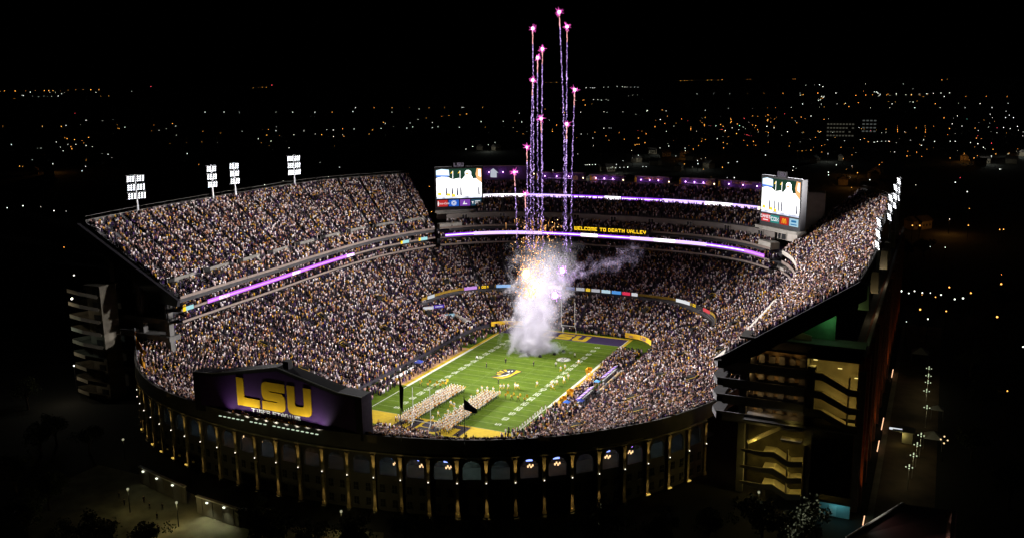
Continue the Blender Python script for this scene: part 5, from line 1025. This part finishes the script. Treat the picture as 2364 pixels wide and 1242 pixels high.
smoke('smoke_puffs', 'low white smoke puffs drifting over the goal line beside the column', (-4, 20, 0.1), (16, 41, 9), puff_axis, lambda M, X, Y, Z: M('MULTIPLY', 0.55, 1.0), (0.56, 0.60, 0.61), 0.36, None, 2.6)
def drift_axis(M, X, Y, Z):
    zc = M('ADD', M('MULTIPLY', X, 0.42), 24.0); dz = M('SUBTRACT', Z, zc); dy = M('MULTIPLY', M('SUBTRACT', Y, 26.0), 0.9)
    return M('SUBTRACT', 0.18, M('DIVIDE', M('SQRT', M('ADD', M('MULTIPLY', dz, dz), M('MULTIPLY', dy, dy))), 9.5))
smoke('drifting_smoke', 'thin violet smoke drifting from the fireworks towards the end deck', (-2, 15, 14), (38, 37, 50), drift_axis, lambda M, X, Y, Z: M('MULTIPLY', 0.10, M('SUBTRACT', 1.15, M('DIVIDE', X, 40.0), None, True)), (0.6, 0.5, 0.75), 0.30, None, 3.0)
# ================================================================ forecourt
pv = mat('forecourt_paving', (0.13, 0.118, 0.08), 0.9, 0.5, 0.25)
b = MB(); b.add([(x, y, -0.18) for x, y in [(-66, -108), (-44, -108), (-6, -116), (22, -108), (28, -118), (2, -136), (-20, -150), (-52, -140), (-66, -122)]], [tuple(range(9))]); tag(b.build('forecourt_pavement', pv), kind='structure')
b = MB(); b.add([(x, y, -0.10) for x, y in [(117.2, -70), (118.6, -70), (118.6, 120), (117.2, 120)]], [(0, 1, 2, 3)]); tag(b.build('footpath', mat('footpath_concrete', (0.20, 0.17, 0.13), 0.9, 0.3, 0.3)), kind='structure')
b = MB(); b.add([(x, y, -0.2) for x, y in [(118.6, -70), (131, -70), (131, 120), (118.6, 120)]], [(0, 1, 2, 3)]); tag(b.build('brown_pavement', mat('brown_pavers', (0.10, 0.065, 0.04), 0.9, 0.5, 0.15)), kind='structure')
def gatehouse(label, P, h, lamps):
    t = thing('gate_wall', label, 'wall', (P[0][0], P[0][1], 0)); C = np.array(P, float)
    for i in range(len(C)-1):
        A_, B_ = C[i], C[i+1]; m_ = (A_+B_)/2; d_ = B_-A_; L = np.linalg.norm(d_); a = math.atan2(d_[1], d_[0])
        b = MB(); b.box((m_[0], m_[1], h/2), (L, 0.5, h), a); b.build('wall_panel', WALLD, t)
        b = MB(); b.box((m_[0], m_[1], h+0.12), (L+0.2, 0.8, 0.24), a); b.build('coping', PALEC, t)
        for k in range(int(L/3)): q = A_+d_*((k+0.5)/int(L/3)); b = MB(); b.box((q[0], q[1], h/2), (0.5, 0.75, h*0.98), a); b.build('pier', WALLD, t)
    for x, y, z, e, tx, ty in lamps:
        b = MB(); b.box((x, y, z), (0.5, 0.35, 0.3)); b.build('wall_lamp', emit('wallpack_glow', (0.95, 1.0, 0.75), 1.6), t); lamp('wallpack_light', 'SPOT', (x+tx*0.4, y+ty*0.4, z-0.1), e, (0.92, 1.0, 0.62), t, 0.2, (x+tx*2.2, y+ty*2.2, 0), 120, 0.8)
gatehouse('low tan wall with two bright wall lamps lighting the forecourt', [(-22, -118), (-8.5, -119.3), (-2, -116.6)], 4.2, [(-17.8, -119.3, 3.9, 800, 0.25, -1), (-12.5, -119.6, 4.0, 500, 0.25, -1)])
gatehouse('low dark wall with three wall lamps left of the forecourt', [(-47, -111.5), (-38, -113.6), (-28, -115.6)], 4.2, [(-44.5, -112.8, 3.9, 40, 0.1, -1), (-38.3, -114.4, 3.9, 36, 0.1, -1), (-32, -115.6, 3.9, 40, 0.1, -1)])
for x, y, e, lb in ((-21.5, -124.5, 900, 'lamp post standing on the brightest patch of the forecourt'), (14.6, -113.0, 420, 'lamp post hidden among trees below the dark furled flag'), (-37, -124, 260, 'lamp post on the dim far part of the forecourt'), (-62, -103, 30, 'lamp post beside the dark trees near the arched wall'), (95, -67, 110, 'lamp post at the foot of the lit stair landings')):
    t = thing('lamp_post', lb, 'lamp post', (x, y, 0)); b = MB(); b.tube([(x, y, -0.2), (x, y, 5.4)], [0.12, 0.07], 6); b.build('pole', BLACKM, t); b = MB(); b.ball((x, y, 5.6), 0.32); b.build('lamp_head', emit('post_glow', (0.95, 0.95, 0.6), 0.35), t); lamp('post_light', 'POINT', (x, y, 4.9), e, (1.0, 0.86, 0.34), t, 0.25)
for x, y, sh in ((-24, -128, 0), (-23.4, -128.4, 1), (-34, -121, 2), (-31, -120, 0), (-38, -119, 3), (-41, -122, 1), (-28.5, -124, 2), (-45, -120, 0)):
    o = bpy.data.objects.new('person', MEP['staff']); COL.objects.link(o); o.location = (x, y, -0.16); o.rotation_euler = (0, 0, sh*1.5); tag(o, 'person in dark clothes walking on the lamp lit forecourt', 'person', 'people on the forecourt')
# ================================================================ trees
leaf = mat('dark_leaves', (0.045, 0.055, 0.022), 0.9, 0.4, 0.8); bark = mat('bark', (0.06, 0.045, 0.035), 0.95, 0.3, 2)
def tree_meshes(seed):
    r_ = random.Random(seed); t = MB(); t.tube([(0, 0, -0.3), (0.1, 0.05, 2.0), (0.2, -0.1, 4.2), (0.1, 0, 6.5)], [0.45, 0.34, 0.26, 0.1], 7); cl_ = []
    for k in range(8):
        a = k*0.8+r_.random(); q = (2.8*math.cos(a)*r_.uniform(.5, 1.2), 2.8*math.sin(a)*r_.uniform(.5, 1.2), r_.uniform(5, 8.2)); t.tube([(0.1, 0, r_.uniform(2.2, 4.4)), (q[0]*.5, q[1]*.5, q[2]-1.2), q], [0.2, 0.12, 0.04], 5); cl_.append(q)
    c = MB(); cl_ += [(r_.gauss(0, 2.0), r_.gauss(0, 2.0), r_.uniform(5.5, 9.5)) for _ in range(14)]
    for q in cl_:
        R_ = r_.uniform(1.1, 2.0)
        for _ in range(70):
            d_ = Vector((r_.gauss(0, 1), r_.gauss(0, 1), r_.gauss(0, .7))).normalized()*R_*r_.random()**0.4; o = Vector(q)+d_; u = Vector((r_.gauss(0, 1), r_.gauss(0, 1), r_.gauss(0, 1))).normalized()*r_.uniform(.18, .34); w_ = u.orthogonal().normalized()*u.length*0.7
            c.quad(o-u, o+w_, o+u, o-w_)
    return t.mesh('trunk', bark), c.mesh('crown', leaf)
TM = [tree_meshes(s) for s in (1, 2, 3)]
TREES = [(-47.8, -141.8), (-33, -143.7), (-23.4, -143.4), (-17.4, -137.7), (6.5, -127), (15.9, -124.8), (23.5, -120.4), (37, -115.3), (48.6, -111), (60.3, -106), (69.8, -99), (79.3, -93), (87.9, -84), (98.2, -80.8), (106.3, -82.3), (-85.3, -109.8), (-120.2, -87.5), (-88, -103), (-71.3, -127.6), (-74, -104), (0, -122.5), (30, -111.5), (-55, -131), (113, 262), (121, 270), (108, 275), (154, 158), (162, 165), (148, 172), (139, -15), (142, 20), (140, 60), (146, -40)]
for i, (x, y) in enumerate(TREES):
    far_ = y > 100; lab = ('dark tree in the town beyond the end of the steep deck' if far_ else 'dark tree on the pavement side of the brick facade' if x > 130 else 'dark leafy tree in the shadows in front of the arched wall' if y < -88 and x > -10 else 'dark leafy tree around the forecourt and ramp tower' if x < -10 else 'dark leafy tree at the foot of the lit stair landings')
    t = bpy.data.objects.new('tree', None); COL.objects.link(t); s_ = random.uniform(.8, 1.15); t.location = (x, y, -0.25); t.scale = (s_, s_, s_*random.uniform(.85, 1.1)); t.rotation_euler = (0, 0, random.uniform(0, 6)); tag(t, lab, 'tree', lab.replace('dark leafy tree', 'trees').replace('dark tree', 'trees'))
    for nm, me in zip(('trunk', 'crown'), TM[i % 3]): o = bpy.data.objects.new(nm, me); COL.objects.link(o); o.parent = t
# ================================================================ pavement side of the brick facade
for k, (x, y) in enumerate(((127.6, 43.4), (127.6, 35.5), (127.6, 28.7), (127.4, 20.1), (127.8, 5.3), (126.9, -17.1), (126.2, -24.2), (125.6, -31.6), (124.9, -39.4))):
    t = thing('lamp_cluster', 'green white cluster lamp in the row farther from the camera, beside the tents' if k < 5 else 'green white cluster lamp in the nearer row of four beside the footpath', 'lamp post', (x, y, 0), 'far row of cluster lamps' if k < 5 else 'near row of cluster lamps'); b = MB(); b.tube([(x, y, -0.2), (x, y, 5.6)], 0.08, 5); b.build('pole', PALEC, t); b = MB(); b.tube([(x-0.7, y, 5.5), (x+0.7, y, 5.5)], 0.05, 4); b.tube([(x, y-0.7, 5.5), (x, y+0.7, 5.5)], 0.05, 4); b.build('cross_arm', BLACKM, t)
    for dx, dy, dz in ((-.7, 0, 0), (.7, 0, 0), (0, .7, 0), (0, -.7, 0), (0, 0, .6)): b = MB(); b.ball((x+dx, y+dy, 5.7+dz), 0.16); b.build('lamp_globe', emit('cluster_glow', (0.85, 1.0, 0.62), 0.8), t)
    lamp('cluster_light', 'POINT', (x-1.0, y, 4.8), 70, (0.95, 0.9, 0.5), t, 0.2)
t = thing('lamp_cluster', 'lone amber cluster lamp beyond the white tent', 'lamp post', (132.3, -17.9, 0)); b = MB(); b.tube([(132.3, -17.9, -.2), (132.3, -17.9, 5.6)], 0.08, 5); b.build('pole', BLACKM, t)
for dx, dy, dz in ((-.8, 0, 0), (.8, 0, 0), (0, .8, .6), (0, -.8, -.6)): b = MB(); b.ball((132.3+dx, -17.9+dy, 5.7+dz), 0.22); b.build('lamp_globe', emit('amber_glow', (1.0, 0.72, 0.35), 1.2), t)
tent('white pointed tent on the pavement beyond the far cluster lamps', 124.5, 70.5, 5.5, CWH, 'pavement_tent', None, 3.0); tent('white pointed tent beside the nearer row of cluster lamps', 129.8, -9.5, 4.6, CWH, 'pavement_tent', None, 3.0); tent('small white tent between the two rows of cluster lamps', 130.6, 14.0, 3.2, CWH, 'pavement_tent', None, 2.8)
t = thing('ticket_booth', 'small lit booth with a yellow wall and white sign strip on the pavement', 'booth', (122.5, -9, 0)); b = MB(); b.box((123.6, -8, 1.5), (2.6, 3.2, 3.0)); b.build('booth_wall', STUCCO, t); b = MB(); b.box((120.6, -8.2, 3.2), (3.2, 0.3, 0.5)); b.build('sign_strip', emit('strip_sign', (0.8, 0.85, 0.9), 0.9), t); b = MB(); b.box((122.6, -7.6, 3.15), (5.5, 4.2, 0.2)); b.build('booth_roof', CONCD, t); lamp('booth_light', 'POINT', (122.3, -10.6, 2.4), 60, (1.0, 0.9, 0.3), t, 0.2)
# roof in the near corner
t = thing('gabled_building', 'dark red roofed building with a pale ridge at the corner of the picture', 'building', (124, -76, 0)); b = MB(); b.prism([(115.2, -85.7), (124.5, -65.5), (134, -60.5), (133, -92)], (0, 0, 6.0), 0, (0, 0, 0)); b.build('wall', BRICK, t)
b = MB(); b.add([(115.2, -85.7, 8), (124.5, -65.5, 8), (135, -59.5, 5.8), (134, -92, 5.8)], [(0, 3, 2, 1)]); b.build('roof', mat('red_metal_roof', (0.05, 0.014, 0.014), 0.6, 0.2, 0.5), t); b = MB(); b.tube([(115.2, -85.7, 8.1), (119.8, -75.6, 8.1), (124.5, -65.5, 8.1)], 0.34, 6); b.build('ridge', PALEC, t)
lamp('ridge_fill', 'SPOT', (117.0, -74.0, 11.0), 900, (0.95, 1.0, 0.9), t, 0.2, (120, -75, 8), 110, 0.8)  # unseen spot added to brighten the pale ridge
# teal lit doorway
t = thing('lit_doorway', 'teal lit doorway at the foot of the brick facade', 'doorway', (110.9, -62.5, 0)); b = MB(); b.box((110.6, -60.5, 2.2), (6.4, 0.4, 4.4)); b.build('back_wall', mat('teal_wall', (0.20, 0.34, 0.36), 0.8, 0.2, 0.5), t); b = MB(); b.box((110.2, -60.8, 1.4), (1.6, 0.2, 2.4)); b.build('door', mat('pale_door', (0.35, 0.5, 0.52), 0.7, 0.1, 1), t); b = MB(); b.box((110.6, -62.0, 4.55), (6.8, 3.4, 0.3)); b.build('canopy', CONCD, t); lamp('door_light', 'POINT', (111.6, -63.0, 3.9), 150, (0.35, 0.95, 1.0), t, 0.2)
# ================================================================ the dark town
def building(label, x, y, w_, d_, h, rows, cols_, lit, col_):
    t = thing('town_building', label, 'building', (x, y, 0)); b = MB(); b.box((x, y, h/2), (w_, d_, h)); b.build('wall', CONCD, t); b = MB(); b.box((x, y, h+0.4), (w_+1, d_+1, 0.8)); b.build('roof', CONCD, t)
    for r_ in range(rows):
        for c in range(cols_):
            if random.random() < lit: b = MB(); b.box((x-w_/2+(c+0.5)*w_/cols_, y-d_/2-0.1, (r_+0.55)*h/rows), (w_/cols_*0.62, 0.3, h/rows*0.34)); b.build('window', emit('town_window_%d' % int(col_[2]*100), col_, 0.07), t)
building('wide town block with four faint rows of lit windows', -25, 1285, 42, 20, 24, 4, 9, 0.85, (0.75, 0.72, 0.55)); building('smaller town block with a grid of bright white windows', 8, 1415, 24, 16, 24, 4, 4, 0.9, (0.9, 1.0, 0.95)); building('low dark hall with a row of amber windows beyond the end deck', -150, 420, 60, 30, 9, 1, 9, 0.9, (1.0, 0.7, 0.25)); building('low dark shed with a few amber windows beyond the end deck', -178, 470, 46, 24, 8, 1, 6, 0.9, (1.0, 0.65, 0.2))
building('long pale flat roofed warehouse beyond the club boxes', -90, 520, 90, 40, 9, 1, 8, 0.0, (1, 1, 1))
TOWN = [(-14074,9977,0),(-13592,9818,0),(-13132,9665,0),(-13425,10061,0),(-13045,9930,0),(-12860,9866,0),(-12679,9803,0),(-11786,9220,0),(-13075,10401,0),(-13877,11203,0),(-14347,11750,0),(-13161,10921,0),(-12801,10780,0),(-5766,4779,0),(-5662,4765,0),(-5631,3956,0),(-12524,8793,0),(-10952,12468,0),(-11406,13125,0),(-11224,13025,0),(-11053,12930,0),(-1754,1081,0),(-1655,1103,0),(-1595,1103,0),(-1519,1184,0),(-1391,1072,0),(-1383,1068,0),(-1424,1197,0),(-1248,1025,0),(-1435,1261,0),(-1120,1026,0),(-1042,988,0),(-920,751,0),(-910,774,0),(-899,794,0),(-1049,1108,0),(-1037,1111,0),(-828,998,0),(-641,779,0),(-642,717,0),(-737,757,0),(-1216,807,0),(-1193,793,0),(-1152,774,0),(-1125,766,0),(-1014,655,0),(-1066,720,0),(-799,414,0),(-790,411,0),(-1183,827,0),(-974,624,0),(-616,496,0),(-7378,5315,1),(-10706,7912,1),(-6525,4774,1),(-6192,4572,1),(-6538,4887,1),(-6491,4880,1),(-6256,4738,1),(-6334,4858,1),(-9343,7333,1),(-9725,7434,1),(-9570,7393,1),(-7859,6108,1),(-7038,5075,1),(-8578,7130,1),(-8731,7772,1),(-1824,1357,1),(-1761,1353,1),(-1770,1392,1),(-1417,1113,1),(-1233,1029,1),(-1336,1173,1),(-1076,918,1),(-1270,1083,1),(-1133,725,1),(-1022,644,1),(-954,594,1),(-1061,688,1),(-1049,692,1),(-1038,619,1),(-1032,620,1),(-1152,662,1),(-1013,680,1),(-982,665,1),(-861,578,1),(-839,568,1),(-864,479,1),(-680,397,1),(-720,435,1),(-745,609,1),(-854,780,1),(-802,838,1),(-1090,1197,1),(-877,986,1),(-777,962,1),(-443,518,1),(-440,519,1),(-498,557,1),(-682,732,1),(-489,187,1),(-471,188,1),(-443,177,1),(-433,179,1),(-490,175,1),(-414,392,1),(-408,360,1),(-397,437,1),(-23881,22334,3),(-19687,23373,3),(-20474,24334,3),(-2348,1754,3),(-6576,24712,0),(-6713,25651,0),(-6947,26805,0),(-7479,29444,0),(-6560,27765,0),(-6348,27378,0),(-6342,28231,0),(-7336,33237,0),(-6172,31861,0),(-5977,31434,0),(-4364,29951,0),(-4511,31446,0),(-355,1364,0),(-370,1481,0),(-289,1367,0),(-268,1283,0),(-289,1467,0),(-275,1410,0),(-240,1406,0),(-239,1435,0),(-256,1544,0),(-200,1236,0),(-233,1497,0),(-198,1462,0),(-176,1366,0),(-160,1308,0),(-222,1010,0),(-165,923,0),(-125,891,0),(-137,967,0),(-130,1042,0),(-106,945,0),(-113,1023,0),(-100,953,0),(-96,949,0),(-91,1012,0),(-61,1005,0),(-53,946,0),(-32,871,0),(-27,872,0),(-24,884,0),(-19,888,0),(-22,935,0),(-16,966,0),(-14,981,0),(-3,860,0),(10,942,0),(25,936,0),(33,829,0),(29,778,0),(70,743,0),(48,1498,0),(52,1418,0),(55,1359,0),(58,1300,0),(93,1507,0),(95,1428,0),(97,1364,0),(98,1301,0),(100,1195,0),(88,903,0),(90,833,0),(93,839,0),(98,891,0),(105,831,0),(108,939,0),(107,1483,0),(133,819,0),(160,995,0),(166,1168,0),(172,1163,0),(193,904,0),(179,960,0),(156,826,0),(160,859,0),(151,798,0),(-126,4197,0),(-58,3117,0),(-32,3037,0),(30,3178,0),(12,4174,0),(-315,5346,0),(1,16715,0),(78,18770,0),(-115,663,0),(-60,546,0),(-84,617,0),(-71,642,0),(121,1827,0),(192,1745,0),(81,1424,0),(-1075,9215,1),(-1064,9513,1),(-824,7764,1),(-1123,8960,1),(-668,10006,1),(-291,9662,1),(-83,6136,1),(-140,3871,1),(11,3076,1),(22,3037,1),(-359,1737,1),(-329,1398,1),(-270,1429,1),(-255,1414,1),(-213,1357,1),(-192,1310,1),(-200,1387,1),(-186,1337,1),(-165,1423,1),(-144,1373,1),(-146,1633,1),(-149,1882,1),(-22,1082,1),(2,1065,1),(20,1094,1),(41,1050,1),(44,1067,1),(49,1071,1),(54,1073,1),(58,1074,1),(69,1042,1),(69,1132,1),(84,1101,1),(100,1005,1),(100,1115,1),(114,1086,1),(133,1091,1),(139,1093,1),(-150,758,1),(-114,730,1),(-70,707,1),(-76,692,1),(30,701,1),(-7,669,1),(-2,653,1),(-2,632,1),(31,625,1),(34,600,1),(71,571,1),(108,543,1),(137,574,1),(145,509,1),(175,704,1),(176,705,1),(-46,548,1),(-40,550,1),(139,1808,1),(147,1928,1),(136,1574,1),(213,2042,1),(211,1858,1),(191,1475,1),(190,1332,1),(197,1312,1),(213,1464,1),(221,1432,1),(230,1386,1),(249,1864,1),(248,1986,1),(235,1862,1),(234,1343,1),(227,1239,1),(157,1076,1),(165,1054,1),(181,1644,1),(197,1616,1),(-9,1419,1),(-173,1066,1),(-175,1115,1),(-52,1033,1),(-98,1167,1),(-79,1243,1),(70,890,1),(163,1797,2),(-257,1426,2),(-217,1440,2),(-157,1181,3),(-150,1166,3),(-144,1151,3),(-139,1144,3),(-264,1413,3),(-219,1304,3),(203,1452,3),(181,1067,3),(169,1224,3),(141,612,3),(-9369,21812,0),(-9489,22439,0),(-10046,24161,0),(-541,1166,0),(-504,1110,0),(-717,1533,0),(-508,1244,0),(-481,1180,0),(-380,1036,0),(-313,992,0),(-352,1089,0),(-287,1050,0),(-306,1151,0),(-248,957,0),(-252,923,0),(-249,924,0),(-246,924,0),(-1265,3381,0),(-1252,3331,0),(-3122,8300,1),(-3065,8270,1),(-2986,8120,1),(-2962,8108,1),(-3101,8754,1),(-3037,8717,1),(-3137,9286,1),(-3006,9074,1),(-2818,8593,1),(-2838,8724,1),(-2743,8550,1),(-2696,8523,1),(-2650,8497,1),(-1240,3430,1),(-1211,3403,1),(-1176,3352,1),(-1192,3453,1),(-1112,3255,1),(-680,1486,1),(-524,1170,1),(-430,1297,1),(-424,1309,1),(-417,1300,1),(-353,1033,1),(-296,882,1),(-268,752,1),(-223,820,1),(-406,1122,1),(-396,1124,1),(-564,1904,1),(-1254,3260,1),(-209,623,1),(-207,623,1),(-206,627,1),(-203,628,1),(-201,631,1),(-176,597,1),(-173,600,1),(-169,603,1),(-166,607,1),(-163,611,1),(-160,614,1),(-147,623,1),(-144,624,1),(-220,562,1),(124,251,1),(131,252,1),(143,334,0),(159,324,0),(161,325,0),(113,322,0),(117,323,0),(154,190,0),(153,169,0),(149,108,0),(120,141,1),(123,139,1),(123,135,0),(130,138,1),(133,154,0),(115,139,1),(118,136,1),(138,135,1),(126,95,1),(132,110,0),(123,109,0),(119,88,1),(155,69,1),(148,19,0),(-308,77,0),(-239,27,1),(-119,-71,1),(126,140,1),(128,133,0),(135,132,1),(141,146,0)]
PALT = [(1.0, 0.42, 0.08), (0.92, 1.0, 0.86), (0.3, 1.0, 0.7), (1.0, 0.10, 0.14)]
rest = []; r_ = random.Random(21)
for x, y, c in TOWN:
    D_ = math.dist((x, y, 9), (126.6, -260, 96)); rest.append((D_, x, y, c))
CLUST = [(365, 1660, 90, 260, 34, 0.45), (400, 1400, 70, 200, 26, 0.5), (300, 1450, 80, 200, 18, 0.6), (-260, 1700, 120, 240, 40, 0.75), (-330, 1720, 110, 200, 26, 0.7), (80, 1080, 110, 160, 22, 0.7), (-120, 1240, 140, 160, 22, 0.75), (-860, 1050, 90, 140, 22, 0.7), (-180, 1230, 120, 160, 18, 0.8)]
pools = []
for L_ in range(46):   # street lines of the town
    D_ = math.exp(r_.uniform(math.log(420), math.log(5200))); a = YAW+r_.choice((r_.uniform(-0.55, 0.55), r_.uniform(0.05, 0.55))); x, y = 126+D_*math.sin(a), -260+D_*math.cos(a); da = r_.choice((0.1, 1.67, 1.2, 0.6)); n_ = r_.randint(4, 12); gap = 28+D_*0.012; cc = r_.choice((0, 0, 1, 1))
    for k in range(n_):
        if r_.random() < 0.25: continue
        px, py = x+math.cos(da)*gap*k+r_.gauss(0, 4), y+math.sin(da)*gap*k+r_.gauss(0, 4)
        if abs(px) < 175 and -150 < py < 250: continue
        rest.append((math.dist((px, py, 9), (126.6, -260, 96)), px, py, cc if r_.random() < 0.85 else 1-cc))
        if D_ < 1500 and k % 3 == 0: pools.append((px, py, cc))
for cx_, cy_, sx_, sy_, n_, am in CLUST:
    for _ in range(int(n_*0.55)): px, py = r_.gauss(cx_, sx_), r_.gauss(cy_, sy_); rest.append((math.dist((px, py, 9), (126.6, -260, 96)), px, py, 3 if r_.random() < 0.05 else (0 if r_.random() < am else 1)))
rest.sort()
names = ('amber', 'white', 'green', 'red'); lampm = [emit('town_lamp_%d' % i, c, 3.2) for i, c in enumerate(PALT)]
ME_T = []
for i in range(4):
    b = MB(); b.tube([(0, 0, -9), (0, 0, -0.6)], 0.10, 4, 1); b.ball((0, 0, 0), 1.0, 0, 6); ME_T.append(b.mesh('street_lamp', [lampm[i], BLACKM]))
stuff = MB(); k_ = 0
for D_, x, y, c in rest:
    s_ = max(0.26, D_/904*0.20)*r_.uniform(0.4, 1.5)
    if k_ < 200:
        t = thing('street_lamp', 'tiny %s street lamp glowing in the dark town beyond the stadium' % names[c], 'street lamp', (x, y, -0.3), '%s lamps of the dark town' % names[c])
        b = MB(); b.tube([(x, y, -0.3), (x, y, 8.6)], 0.12, 4); b.build('pole', BLACKM, t); b = MB(); b.ball((x, y, 9), s_, 0, 6); b.build('lamp_head', lampm[c], t)
    else: stuff.ball((x, y, 9), s_, c, 5)
    k_ += 1
tag(stuff.build('distant_town_lights', lampm), 'scattered lights of the far town under the black sky', 'town lights', kind='stuff')

# pools of street light, and the dark houses that stand in them
b = MB(); b.box((0, 0, 2.6), (11, 8, 5.2)); ME_HW = b.mesh('wall', mat('house_wall', (0.22, 0.18, 0.14), 0.9, 0.3, 0.4))
b = MB(); b.prism([(-4.8, 5.2), (4.8, 5.2), (0, 8.4)], (12.4, 0, 0), 0, (-6.2, 0, 0), (0, 1, 0), (0, 0, 1)); ME_HR = b.mesh('roof', mat('house_roof', (0.07, 0.06, 0.06), 0.9, 0.3, 0.5))
b = MB()
for k in (-3.2, 0, 3.2): b.box((k, -4.05, 2.6), (1.1, 0.12, 1.4))
ME_HD = b.mesh('window', DARKW)
for k, (x, y, c) in enumerate(pools[:34]):
    lamp('street_light', 'POINT', (x, y, 8.2), 2600, PALT[c], None, 0.4)
    for j in range(2):
        hx, hy = x+r_.uniform(-26, 26), y+r_.choice((-1, 1))*r_.uniform(14, 24)
        h = thing('house', 'dark gabled house under a street lamp in the town', 'house', (hx, hy, -0.3), 'dark houses of the town', r_.uniform(0, 3.1))
        for nm, me in (('wall', ME_HW), ('roof', ME_HR), ('window', ME_HD)): local(nm, me, h)
